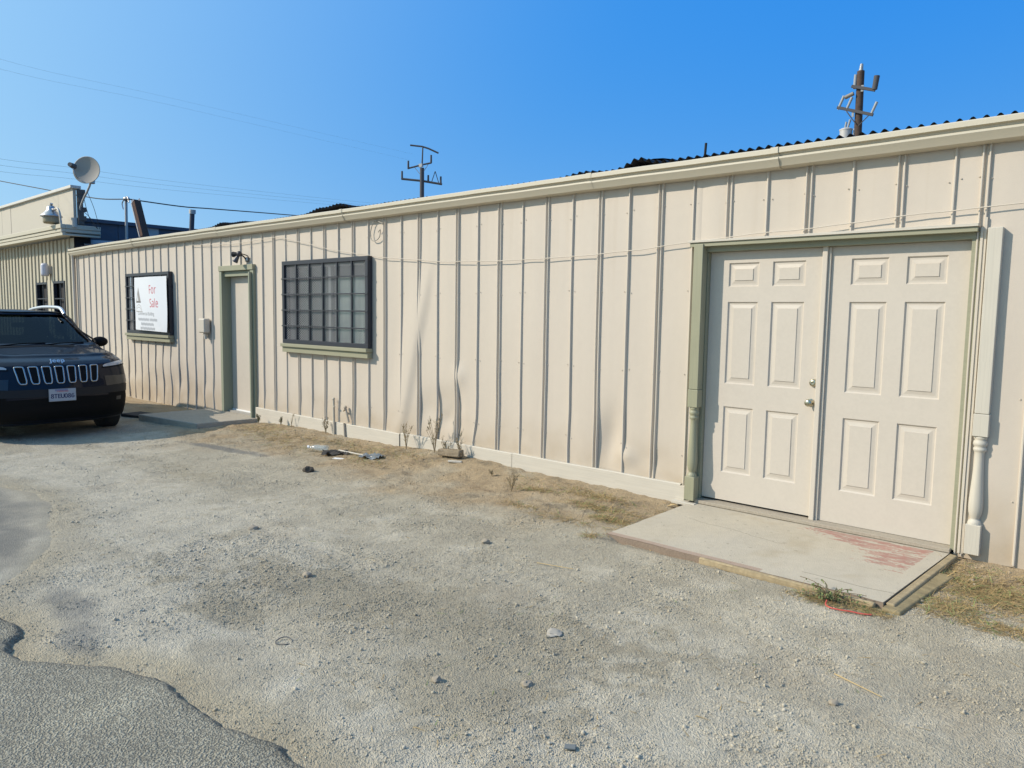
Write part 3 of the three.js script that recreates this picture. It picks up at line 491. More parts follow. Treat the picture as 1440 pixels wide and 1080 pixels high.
  tag(obj('wall_cable', tube(pts, 0.0042, 500, 5), M.rib), 'thin cream cable strung across the ribs the length of the wall', 'cable');
  tag(obj('wire_loop', tube([[-7.22, 2.60, 0.03], [-7.38, 2.64, 0.03], [-7.46, 2.52, 0.03], [-7.44, 2.42, 0.035], [-7.36, 2.40, 0.035], [-7.28, 2.44, 0.035], [-7.27, 2.53, 0.03], [-7.31, 2.50, 0.028]], 0.006, 60, 5), std({ color: lin(0.35, 0.32, 0.27), roughness: 0.6 })), 'loose loop of wire hanging under the gutter above the barred window', 'wire');
  const capMat = M.cream;
  tag(obj('pipe_stub', [rod([-8.215, -0.25, 0.06], [-8.235, 0.36, 0.055], 0.017), new THREE.SphereGeometry(0.022, 10, 8).translate(-8.235, 0.36, 0.055), rod([-8.235, 0.26, 0.05], [-8.19, 0.26, 0.07], 0.011)], std({ color: lin(0.50, 0.44, 0.34), roughness: 0.7 })), 'taller upright pipe stub at the foot of the wall below the window', 'pipe');
  tag(obj('pipe_stub', [rod([-7.97, -0.22, 0.06], [-8.0, 0.06, 0.055], 0.016), rod([-7.90, 0.08, 0.055], [-7.98, 0.27, 0.05], 0.015), new THREE.SphereGeometry(0.024, 10, 8).translate(-7.98, 0.27, 0.05), rod([-8.02, 0.22, 0.05], [-7.96, 0.25, 0.07], 0.011)], std({ color: lin(0.40, 0.34, 0.26), roughness: 0.7 })), 'shorter leaning pipe stub at the foot of the wall', 'pipe');
}
// ------------------------------------------------------------------ neighbouring building at the far left, and what stands on the roofs
{
  const L = thing('neighbour_building', 'taller cream ribbed building beyond the left end of the long one, with deep eaves', 'building', [0, 0, 0]);
  const xr = -17.99, xl = -30, wins = [[-20.66, -19.85, 0.95, 2.12], [-19.42, -18.66, 0.95, 2.13]];
  const lm = std({ color: lin(0.47, 0.425, 0.315), roughness: 0.6, bumpMap: rep(T.paintBump, 2, 2), bumpScale: 0.002 });
  const spans = (x, y0, y1) => { for (const [a, b, c, d] of wins) if (x > a && x < b) return [[y0, c], [d, y1]]; return [[y0, y1]]; };
  for (let x = xr, k = 0; x > xl; x -= 0.27, k++) {
    const cuts = [x - 0.27, ...wins.flatMap(w => [w[0], w[1]]).filter(v => v > x - 0.266 && v < x - 0.004).sort((a, b) => a - b), x];
    for (let c = 0; c + 1 < cuts.length; c++) for (const [y0, y1] of spans((cuts[c] + cuts[c + 1]) / 2, -0.4, 3.05)) { const a = cuts[c], b = cuts[c + 1], bow = rr(-0.003, 0.005); obj('wall_panel', gridGeo(3, 4, (i, j) => [lerp(a, b, i / 3), lerp(y0, y1, j / 4), (i % 3 ? bow : 0)]), lm, L); }
    for (const [y0, y1] of spans(x - 0.27, -0.4, 3.05)) obj('rib', box(x - 0.285, x - 0.255, y0, y1, 0.0, 0.03, 0.004), lm, L);
  }
  for (const [a, b, c, d] of wins) {
    const w = obj('window', [box(a, b, d - 0.05, d, -0.05, 0.02), box(a, a + 0.04, c, d - 0.051, -0.05, 0.02), box(b - 0.04, b, c, d - 0.051, -0.05, 0.02), box(a, b, c - 0.05, c, -0.05, 0.03)], M.iron, L);
    for (const y of [1.35, 1.73]) obj('bar', box(a + 0.041, b - 0.041, y - 0.012, y + 0.012, -0.01, 0.012), M.iron, w);
    obj('bar', box((a + b) / 2 - 0.012, (a + b) / 2 + 0.012, c, d - 0.051, -0.03, -0.011), M.iron, w);
    obj('pane', box(a + 0.03, b - 0.03, c, d - 0.04, -0.09, -0.085), M.dark, w);
  }
  obj('inner_wall', box(-21, -18.3, 0.5, 2.6, -0.4, -0.10), M.dark, L);
  obj('window_post', box(-19.84, -19.43, 0.9, 2.16, -0.01, 0.012), lm, L);
  // eaves: three stepped boards, returned round the corner
  const em = std({ color: lin(0.50, 0.455, 0.345), roughness: 0.6 }), ex = -17.6;
  obj('eave_board', [box(xl, ex, 3.20, 3.29, 0.27, 0.37, 0.01), box(ex - 0.10, ex, 3.20, 3.29, -0.42, 0.269, 0.01)], em, L);
  obj('eave_board', [box(xl, ex - 0.015, 3.13, 3.198, 0.27, 0.345, 0.006), box(ex - 0.11, ex - 0.015, 3.13, 3.198, -0.42, 0.269, 0.006)], em, L);
  obj('eave_board', [box(xl, ex - 0.03, 3.055, 3.128, 0.27, 0.33, 0.01), box(ex - 0.12, ex - 0.03, 3.055, 3.128, -0.42, 0.269, 0.01)], em, L);
  obj('soffit', box(xl, ex - 0.03, 3.10, 3.12, -0.42, 0.269), em, L);
  obj('eave_roof', box(xl, ex - 0.11, 3.22, 3.26, -0.42, 0.269), M.galv, L);
  // parapet above the eaves
  const pm = std({ color: lin(0.50, 0.45, 0.36), roughness: 0.65, bumpMap: rep(T.paintBump, 1, 1), bumpScale: 0.004 });
  for (let x = -17.92, k = 0; x > -29.5; k++) { const w = [0.95, 1.1, 1.35, 1.2, 0.5, 0.3][k % 6], b = x; x -= w; obj('parapet_panel', box(x + 0.006, b, 3.232, 4.10, -0.06 + rr(0, 0.008), 0.0 + rr(0, 0.012)), pm, L); }
  obj('parapet_cap', box(-29.5, -17.86, 4.102, 4.165, -0.14, 0.07, 0.008), std({ color: lin(0.60, 0.57, 0.50), roughness: 0.6 }), L);
  const P = []; for (let k = 0; k < 9; k++) { const y = 3.24 + k * 0.095; P.push(box(-17.915, -17.86 + rr(-0.03, 0.03), y, y + 0.094, -0.16 - rr(0, 0.08), -0.062)); }
  obj('broken_end', P, std({ color: lin(0.20, 0.175, 0.15), roughness: 0.95, map: rep(T.grain, 1, 1), bumpMap: rep(T.grainBump, 1, 1), bumpScale: 0.02 }), L);
  // dark sheet-metal flank running back beside the low roof
  for (let z = -0.17, k = 0; z > -3.3; k++) { const z1 = z - [0.45, 0.38, 0.5, 0.42, 0.55][k % 5]; obj('flank_panel', box(-18.28, -18.2 + rr(-0.008, 0.008), 2.6, 3.44, z1 + 0.006, z, 0.004), k === 3 || k === 9 ? M.galvLight : M.galv, L); z = z1; }
  obj('flank_cap', box(-18.34, -18.13, 3.442, 3.52, -3.4, -0.17), M.galv, L);
  obj('inner_wall', box(-18.26, -18.0, 2.6, 3.3, -0.34, -0.012), M.dark, L);
  obj('low_flashing', gridGeo(5, 2, (i, j) => [-17.9 - 0.2 * j / 2, 2.84 + 0.10 * j + 0.01 * i, -0.2 - i * 0.4]), M.galvLight, L);

  // gooseneck barn light on the eaves
  const g = thing('barn_light', 'grey yard lamp on a curved cream pipe above the eaves of the left building', 'lamp', [-17.84, 3.22, 0.33]); g.scale.setScalar(0.86);
  obj('gooseneck', tube([[0.22, -0.12, 0.0], [0.22, 0.16, 0.02], [0.19, 0.36, 0.03], [0.08, 0.46, 0.04], [-0.06, 0.45, 0.05]], 0.028, 40, 8), M.cream, g);
  obj('lamp_hood', [lathe([[0, 0.44], [0.07, 0.44], [0.10, 0.40], [0.105, 0.33], [0.17, 0.27], [0.24, 0.20], [0.245, 0.17], [0.22, 0.17]], 24).translate(-0.34, 0.12, 0.05), rod([-0.10, 0.45, 0.05], [-0.30, 0.47, 0.05], 0.03), rod([-0.34, 0.54, 0.05], [-0.30, 0.62, 0.05], 0.035)], M.steel, g);
  obj('lamp_lens', lathe([[0.19, 0.17], [0.195, 0.05], [0.17, 0.0], [0, -0.02]], 24).translate(-0.34, 0.12, 0.05), std({ color: lin(0.32, 0.27, 0.17), roughness: 0.3 }), g);
  // wall sconce
  const sc = thing('wall_sconce', 'small white cylinder sconce on the left building above its two windows', 'lamp', [-19.57, 2.25, 0.03]);
  obj('lamp_body', lathe([[0, 0], [0.075, 0], [0.085, 0.05], [0.085, 0.24], [0.06, 0.29], [0, 0.30]], 18).translate(0, 0, 0.10), std({ color: lin(0.55, 0.55, 0.60), roughness: 0.5 }), sc);
  obj('bracket', box(-0.05, 0.05, 0.06, 0.24, -0.03, 0.03, 0.005), M.cream, sc);
  // satellite dish
  const ds = thing('satellite_dish', 'round grey satellite dish on a bent mast at the parapet corner', 'satellite dish', [-17.60, 3.72, -0.10]);
  {
    const R = 0.275, prof = []; for (let k = 0; k <= 10; k++) { const r = R * k / 10; prof.push([r, r * r * 0.55]); }
    const dir = V(0.62, 0.10, 0.72).normalize(), q = new THREE.Quaternion().setFromUnitVectors(V(0, 1, 0), dir), c = V(0.43, 0.68, 0.05);
    const bowl = lathe([...prof, [R + 0.012, R * R * 0.55 + 0.004], [R + 0.008, R * R * 0.55 - 0.012], ...prof.slice(0, 10).reverse().map(([r, y]) => [r, y - 0.014])], 40); bowl.applyQuaternion(q); bowl.translate(c.x, c.y, c.z);
    obj('bowl', bowl, std({ color: lin(0.33, 0.30, 0.25), roughness: 0.65 }), ds);
    const at = (a, b, h) => V(a, h, b).applyQuaternion(q).add(c);
    const foot = c.clone().add(V(0.02, -0.36, 0.02)), head = c.clone().add(dir.clone().multiplyScalar(0.30)).add(V(-0.22, 0.03, 0.06));
    obj('feed_arm', [tube([at(-0.02, 0.25, 0.05), c.clone().add(dir.clone().multiplyScalar(0.16)).add(V(-0.13, -0.14, 0.1)), head], 0.012)], M.steel, ds);
    const fh = new THREE.CylinderGeometry(0.045, 0.06, 0.15, 14); fh.applyQuaternion(q); fh.translate(head.x, head.y, head.z); obj('feed_horn', fh, std({ color: lin(0.09, 0.09, 0.09), roughness: 0.6 }), ds);
    obj('mast', tube([[-0.30, -0.10, 0.0], [-0.18, 0.02, 0.0], [0.12, 0.16, 0.03], [0.33, 0.28, 0.03], [0.42, 0.45, 0.0], c.clone().add(dir.clone().multiplyScalar(-0.05))], 0.022, 50, 8), M.galvLight, ds);
    obj('bracket', box(0.37, 0.46, 0.42, 0.60, -0.08, 0.0, 0.01).translate(0, 0.0, 0), M.steel, ds);
    obj('stay_wire', [tube([[0.10, 0.14, 0.03], [0.15, -0.1, 0.0], [0.05, -0.3, -0.1], [0.14, -0.48, -0.2]], 0.006), tube([[0.29, 0.28, 0.03], [0.30, -0.1, -0.1], [0.27, -0.5, -0.2]], 0.005), tube([[-0.1, -0.1, 0], [0.03, -0.25, -0.1], [0.16, -0.48, -0.2]], 0.006)], M.wire, ds);
  }
  tag(obj('vent_stub', [rod([-17.62, 3.24, 0.1], [-17.62, 3.44, 0.1], 0.055, 0.055, 14)], M.cream), 'short cream pipe stub at the foot of the parapet corner', 'pipe');
  // leaning rusty flue, service mast, vent pipe
  const fl = thing('rusty_flue', 'leaning rusted square flue behind the low roof edge', 'flue', [-16.62, 2.85, -1.0]);
  { const a = V(0, 0, 0), b = V(-0.52, 1.02, 0), d = b.clone().sub(a); const s = new THREE.BoxGeometry(0.13, d.length(), 0.14); s.translate(0, d.length() / 2, 0); s.rotateZ(Math.atan2(-d.x, d.y)); obj('shaft', s, M.rust, fl);
    const e = new THREE.BoxGeometry(0.03, d.length(), 0.03); e.translate(-0.075, d.length() / 2, 0.07); e.rotateZ(Math.atan2(-d.x, d.y)); obj('edge_strip', e, M.galvLight, fl);
    const tp = []; for (let k = 0; k < 6; k++) tp.push(box(-0.066 + k * 0.022, -0.046 + k * 0.022, 0, rr(0.03, 0.11), k % 2 ? -0.07 : 0.055, k % 2 ? -0.055 : 0.07)); const tg = merge(tp); tg.rotateZ(0.47); tg.translate(b.x, b.y - 0.02, 0); obj('torn_top', tg, M.galvLight, fl); }
  const sm = thing('service_mast', 'thin service mast with a weatherhead beside the rusty flue', 'mast', [-17.74, 2.9, -1.0]);
  obj('pipe', rod([0, 0, 0], [0.04, 1.05, 0], 0.03, 0.03, 12), M.galvLight, sm);
  obj('weatherhead', [new THREE.SphereGeometry(0.07, 14, 10).scale(1.1, 0.8, 1).translate(0.07, 1.08, 0), tube([[0.05, 1.08, 0], [0.16, 1.12, 0.02], [0.24, 1.06, 0.03], [0.30, 0.98, 0.04]], 0.014), tube([[-0.02, 1.06, 0.03], [-0.08, 0.98, 0.04], [-0.05, 0.86, 0.03]], 0.013)], M.steel, sm);
  const vp = thing('vent_pipe', 'thin dark vent pipe with a pale cap on the low roof', 'vent pipe', [-14.55, 2.85, -1.0]);
  obj('pipe', rod([0, 0, 0], [0.08, 0.58, 0], 0.045, 0.045, 14), std({ color: lin(0.05, 0.055, 0.075), roughness: 0.6 }), vp);
  obj('cap', rod([0.078, 0.55, 0], [0.088, 0.63, 0], 0.062, 0.062, 14), M.galvLight, vp);
  obj('collar', lathe([[0.10, 0], [0.06, 0.16], [0.05, 0.2]], 14).translate(0, 0, 0), M.galvLight, vp);

  // utility poles
  const p1 = thing('utility_pole', 'near brown utility pole with crossarms and a grey transformer above the roof', 'utility pole', [-9.93, 0, -26.6]);
  obj('post', rod([0.0, -0.6, 0], [-0.10, 11.62, 0], 0.19, 0.14, 14), M.pole, p1);
  obj('post_tip', [rod([-0.10, 11.62, 0], [-0.08, 11.9, 0], 0.09, 0.06, 8), rod([-0.29, 10.95, 0.05], [-0.27, 11.5, 0.05], 0.07, 0.07, 8)], M.insul, p1);
  const arm = (y, x0, x1, dy, z) => { const g = new THREE.BoxGeometry(x1 - x0, 0.11, 0.10); g.translate((x0 + x1) / 2, 0, 0); g.rotateZ(dy); g.translate(-0.08, y, z); return g; };
  obj('crossarm', arm(10.93, -0.30, 0.66, -0.34, 0.19), M.poleGrey, p1);
  obj('crossarm', arm(9.98, -0.86, 0.64, -0.36, 0.19), M.poleGrey, p1);
  const pin = (x, y, h, r = 0.06, tilt = 0.18) => [rod([x, y, 0.19], [x + tilt * h, y + h, 0.19], r * 0.9, r, 8), rod([x - 0.03, y - 0.10, 0.19], [x, y, 0.19], 0.03)];
  obj('insulator', [rod([0.52, 10.74, 0.19], [0.58, 11.26, 0.19], 0.10, 0.11, 10)], M.poleGrey, p1);
  for (const [x, y, h] of [[-0.82, 10.28, 0.42], [-0.50, 10.17, 0.42], [0.46, 9.82, 0.42]]) obj('insulator', pin(x, y, h, 0.06, 0.42), M.insul, p1);
  obj('cutout', rod([-0.60, 10.62, 0.2], [-0.27, 10.73, 0.2], 0.08, 0.08, 10), std({ color: lin(0.22, 0.2, 0.17), roughness: 0.6 }), p1);
  obj('bolt_plate', [box(-0.0, 0.1, 10.75, 11.0, 0.16, 0.2), box(-0.30, -0.22, 9.8, 10.05, 0.16, 0.2)], M.insul, p1);
  const tr = obj('transformer', lathe([[0, 0], [0.28, 0], [0.30, 0.04], [0.30, 0.80], [0.33, 0.82], [0.33, 0.87], [0.2, 0.93], [0, 0.95]], 20).scale(0.78, 0.85, 0.78).translate(-0.52, 8.62, 0.1), M.galvLight, p1);
  obj('bushing', [rod([-0.56, 9.40, 0.1], [-0.52, 9.66, 0.1], 0.04, 0.045), rod([-0.44, 9.40, 0.15], [-0.36, 9.72, 0.15], 0.04, 0.05)], M.insul, tr);
  obj('arrester', [box(-0.28, -0.16, 8.62, 9.0, 0.0, 0.2, 0.02), rod([-0.22, 9.0, 0.1], [-0.20, 9.35, 0.1], 0.05, 0.03)], M.insul, p1);
  obj('brace', [rod([-0.5, 10.05, 0.2], [-0.12, 9.5, 0.2], 0.02), rod([0.35, 9.75, 0.2], [-0.02, 9.4, 0.2], 0.02)], M.poleGrey, p1);
  const p2 = thing('utility_pole', 'distant dark utility pole with three crossarms behind the middle of the roof', 'utility pole', [-44.8, 0, -33.6]);
  const ang = 0.5, PX = (x) => [x * 0.78, x * -0.62]; // arms lie across the line of wires
  obj('post', rod([0, -0.6, 0], [0, 13.0, 0], 0.21, 0.17, 12), M.poleGrey, p2);
  obj('post_tip', rod([0.0, 13.2, 0], [0.08, 14.6, 0], 0.06, 0.05, 8), M.poleGrey, p2);
  const arm2 = (pts, r) => { const gs = []; for (let i = 0; i + 1 < pts.length; i++) { const [x0, y0] = pts[i], [x1, y1] = pts[i + 1], a = PX(x0), b = PX(x1); gs.push(rod([a[0], y0, a[1]], [b[0], y1, b[1]], r, r, 6)); } return gs; };
  obj('crossarm', arm2([[-0.95, 14.75], [0, 14.65], [0.5, 14.5], [1.3, 14.15]], 0.07), M.poleGrey, p2);
  obj('crossarm', arm2([[-1.15, 12.95], [0, 13.25], [0.75, 13.4]], 0.07), M.poleGrey, p2);
  obj('crossarm', arm2([[-1.65, 12.15], [0, 12.0], [1.6, 11.75]], 0.09), M.poleGrey, p2);
  for (const [x, y, h] of [[-1.10, 12.95, 0.6], [0.72, 13.4, 0.6], [-1.6, 12.15, 0.6], [0.5, 11.9, 0.55], [1.5, 11.75, 0.6]]) { const a = PX(x); obj('insulator', rod([a[0], y, a[1]], [a[0], y + h, a[1]], 0.08, 0.07, 8), M.poleGrey, p2); }
  { const a = PX(0.75), b = PX(1.05), c = PX(1.35); obj('insulator', [rod([a[0], 11.85, a[1]], [b[0], 12.75, b[1]], 0.03), rod([c[0], 11.8, c[1]], [b[0], 12.75, b[1]], 0.03)], M.poleGrey, p2); }
  obj('brace', [rod([PX(-0.6)[0], 13.05, PX(-0.6)[1]], [0, 12.4, 0.1], 0.025), rod([PX(0.5)[0], 13.3, PX(0.5)[1]], [0, 12.4, 0.1], 0.025), box(-0.2, 0.2, 13.05, 13.3, 0.05, 0.2)], M.insul, p2);
  // overhead wires
  const wire = (label, pts, r, group) => tag(obj('overhead_wire', tube(pts, r, 80, 5), M.wire), label, 'wire', group);
  wire('thick black service cable sagging from the weatherhead out over the left edge of the photo', [[-36, 6.9, -1.0], [-30.0, 5.85, -1.0], [-24.0, 4.85, -1.3], [-20.5, 4.31, -1.1], [-19.0, 4.10, -1.0], [-17.44, 3.95, -0.96]], 0.013);
  wire('thick black service cable running from the weatherhead down behind the roof', [[-17.44, 3.95, -0.96], [-17.6, 3.95, -2.2], [-17.78, 4.01, -3.07], [-20.21, 4.46, -6.87], [-24.5, 5.2, -12.8]], 0.014);
  for (let k = 0; k < 3; k++) { const dy = -0.28 * k, dz = 0.0; wire(['uppermost of three thin distant power lines behind the satellite dish', 'middle one of three thin distant power lines behind the satellite dish', 'lowest of three thin distant power lines behind the satellite dish'][k], [[-30, 7.4 + dy, 10], [-38.64, 8.03 + dy, -2.28], [-42.28, 8.67 + dy, -7.89], [-46.9, 9.5 + dy * 0.95, -15.24], [-53.09, 11.06 + dy * 0.8, -32.28], [-60, 13 + dy * 0.7, -52]], 0.0045, 'thin power lines behind the dish'); }
  wire('upper of two faint lines climbing left from the distant pole', [[-20, 8.8, 10], [-28.29, 9.46, -0.27], [-37.12, 11.82, -10.97], [-45.5, 14.1, -33.2]], 0.0022);
  wire('lower of two faint lines climbing left from the distant pole', [[-20, 8.4, 10], [-28.38, 9.16, -0.28], [-37.2, 11.5, -11.0], [-45.6, 13.6, -33.1]], 0.0022);
}

M.weedStem = std({ color: lin(0.26, 0.20, 0.115), roughness: 0.9 });
// ------------------------------------------------------------------ slabs and small things on the ground
{
  // concrete slab before the double door
  const S = thing('door_slab', 'pale concrete slab with flaking red paint before the double door', 'slab', [0, 0, 0]);
  const BL = [-2.96, 0.02, -0.078], BR = [-1.0, 0.02, -0.078], FR = [-1.085, 1.315, -0.082], FL = [-3.055, 1.19, -0.128]; // x, z, y
  const at = (u, v) => { const L = (a, b, k) => lerp(a[k], b[k], u); const a = [L(BL, BR, 0), L(BL, BR, 1), L(BL, BR, 2)], b = [L(FL, FR, 0), L(FL, FR, 1), L(FL, FR, 2)]; return [lerp(a[0], b[0], v), lerp(a[2], b[2], v), lerp(a[1], b[1], v)]; };
  const cw = 1024, ch = 700;
  const slabTex = dataTex(cw, ch, (i, j) => {
    const u = i / cw, v = j / ch, x = u * 1.96, z = v * 1.25;
    let t = 1 + 0.10 * fbm(x * 2, z * 2, 4, 1.5) + 0.10 * fbm(x * 18, z * 18, 3, 2.5) + 0.10 * n3(x * 150, z * 150, 3.1);
    let c = [0.46 * t, 0.41 * t, 0.325 * t];
    const warm = 0.5 + fbm(x * 1.5, z * 1.5, 3, 8.1); c[1] *= 1 - 0.03 * warm; c[2] *= 1 - 0.09 * warm;
    const region = Math.max(sstep(0.40, 0.62, u) * sstep(0.10 + 0.42 * Math.max(0, u - 0.45) / 0.5, 0.02 + 0.22 * Math.max(0, u - 0.5) / 0.5, v), sstep(0.74, 0.86, u) * sstep(0.60, 0.35, v)) * sstep(0.958, 0.952, u) * sstep(0.035, 0.045, v);
    const str = fbm(x * 5 + 2 * z, z * 26, 4, 6.6) + 0.35 * fbm(x * 30, z * 60, 2, 2.6);
    const ck = Math.abs(v - (0.35 + 0.25 * u + 0.05 * n3(x * 4, 1.7) + 0.012 * n3(x * 22, 5.1))); if (ck < 0.0022 && u > 0.12 && u < 0.55) c = c.map(q => q * 0.55);
    const sn = sstep(0.12, 0.4, fbm(x * 2.2, z * 2.2, 4, 11.9)); c = c.map((q, k) => q * (1 - [0.10, 0.13, 0.18][k] * sn)); const dk = n3(x * 34, z * 34, 3.4) > 0.66 ? 0.75 : 1; c = c.map(q => q * dk);
    const red = region > 0.02 ? sstep(0.0, 0.06, str + 0.30 * n3(x * 40, z * 90, 4.1) + region * 0.60 - 0.38) : 0;
    const rc = 0.9 + 0.25 * fbm(x * 8, z * 8, 3, 4.2); const k = red * (0.62 + 0.3 * sstep(-0.15, 0.2, fbm(x * 14, z * 30, 3, 12.2)));
    c = [lerp(c[0], 0.40 * rc, k), lerp(c[1], 0.20 * rc, k), lerp(c[2], 0.155 * rc, k)];
    if (v > 0.955 && n3(x * 3, 1.1, 0.4) > -0.25 && u < 0.62) c = [lerp(c[0], 0.28, 0.5), lerp(c[1], 0.14, 0.5), lerp(c[2], 0.10, 0.5)];
    if (Math.abs(v - 0.86 - 0.015 * n3(x * 4, 2.2)) < 0.004 && u > 0.72) c = c.map(q => q * 0.62);
    return c;
  }, false, false);
  const slabMat = std({ map: slabTex, roughness: 0.9, bumpMap: rep(T.grainBump, 2.5, 1.6), bumpScale: 0.0025 });
  const top = gridGeo(60, 40, (i, j) => { const p = at(i / 60, j / 40); p[1] += 0.003 * fbm(p[0] * 3, p[2] * 3, 3); if (j === 40) { p[2] += 0.012 * fbm(p[0] * 9, 0.2, 3); } if (i === 0) p[0] += 0.012 * fbm(p[2] * 9, 0.2, 3); return p; }, (i, j) => [i / 60, j / 40], true);
  obj('slab_top', top, slabMat, S);
  const side = (f, n, m) => gridGeo(n, 1, (i, j) => { const p = f(i / n); return [p[0], p[1] - 0.001 - j * 0.13, p[2]]; }, (i, j, p) => [p[0] + p[2], p[1]]);
  obj('slab_front', side((t) => { const p = at(t, 1); p[2] += 0.012 * fbm(p[0] * 9, 0.2, 3); return p; }, 60), std({ color: lin(0.27, 0.205, 0.15), roughness: 0.95, map: rep(T.grain, 1, 1) }), S);
  obj('slab_side', [side((t) => at(0, t), 20), side((t) => at(1, t), 20)], std({ color: lin(0.30, 0.26, 0.19), roughness: 0.95, map: rep(T.grain, 1, 1) }), S);
  // form boards: front strip and the two timbers down the right side
  const beam = (a, b, w, h, m, name, parent, wob = 0.006) => { const A = V(...a), Bv = V(...b), d = Bv.clone().sub(A), L = d.length(), g = new RoundedBoxGeometry(w, h, L, 3, 0.012); const P = g.attributes.position; for (let i = 0; i < P.count; i++) { P.setX(i, P.getX(i) + wob * n3(P.getZ(i) * 3, P.getY(i) * 20, 1.2)); P.setY(i, P.getY(i) + wob * n3(P.getZ(i) * 4, P.getX(i) * 20, 5.2)); } const u = new Float32Array(P.count * 2); for (let i = 0; i < P.count; i++) { u[2 * i] = (P.getX(i) + P.getY(i)); u[2 * i + 1] = P.getZ(i) * 0.25; } g.setAttribute('uv', new THREE.BufferAttribute(u, 2)); g.computeVertexNormals(); g.applyQuaternion(new THREE.Quaternion().setFromUnitVectors(V(0, 0, 1), d.normalize())); g.translate((a[0] + b[0]) / 2, (a[1] + b[1]) / 2, (a[2] + b[2]) / 2); return obj(name, g, m, parent); };
  const tm = std({ color: lin(0.40, 0.31, 0.18), map: rep(T.wood, 3, 1.5), roughness: 0.9, bumpMap: rep(T.woodBump, 3, 1.5), bumpScale: 0.008 }), tm2 = std({ color: lin(0.30, 0.235, 0.125), map: rep(T.wood, 3, 1.5), roughness: 0.9, bumpMap: rep(T.woodBump, 3, 1.5), bumpScale: 0.012 });
  const b1 = beam([-0.976, -0.104, 0.05], [-1.05, -0.112, 1.30], 0.05, 0.05, tm, 'edge_board', S); b1.userData.label = 'pale edge board along the right side of the slab';
  const b2 = beam([-0.935, -0.150, 0.48], [-1.03, -0.145, 1.36], 0.10, 0.10, tm2, 'edge_timber', S, 0.012); b2.userData.label = 'weathered heavy timber along the right side of the slab';
  beam([-2.25, -0.130, 1.262], [-1.12, -0.112, 1.338], 0.035, 0.05, tm, 'edge_board', S);
  // low step slab before the single door
  const P2 = thing('step_slab', 'grey concrete step slab before the single door, half in the shadow of the car', 'slab', [0, 0, 0]);
  const sm = std({ color: lin(0.42, 0.37, 0.29), roughness: 0.92, map: rep(T.grain, 0.7, 0.7), bumpMap: rep(T.grainBump, 1, 1), bumpScale: 0.004 });
  const g = box(-11.85, -10.30, -0.26, -0.115, -0.16, 0.95, 0.015); { const p = g.attributes.position; for (let i = 0; i < p.count; i++) { if (p.getX(i) > -11) p.setX(i, p.getX(i) + 0.10 * (p.getZ(i) < 0.3 ? 0.6 : -0.2)); if (p.getX(i) < -11 && p.getZ(i) > 0.3) p.setZ(i, p.getZ(i) + 0.2); } g.computeVertexNormals(); }
  obj('slab_top', g, sm, P2);
}
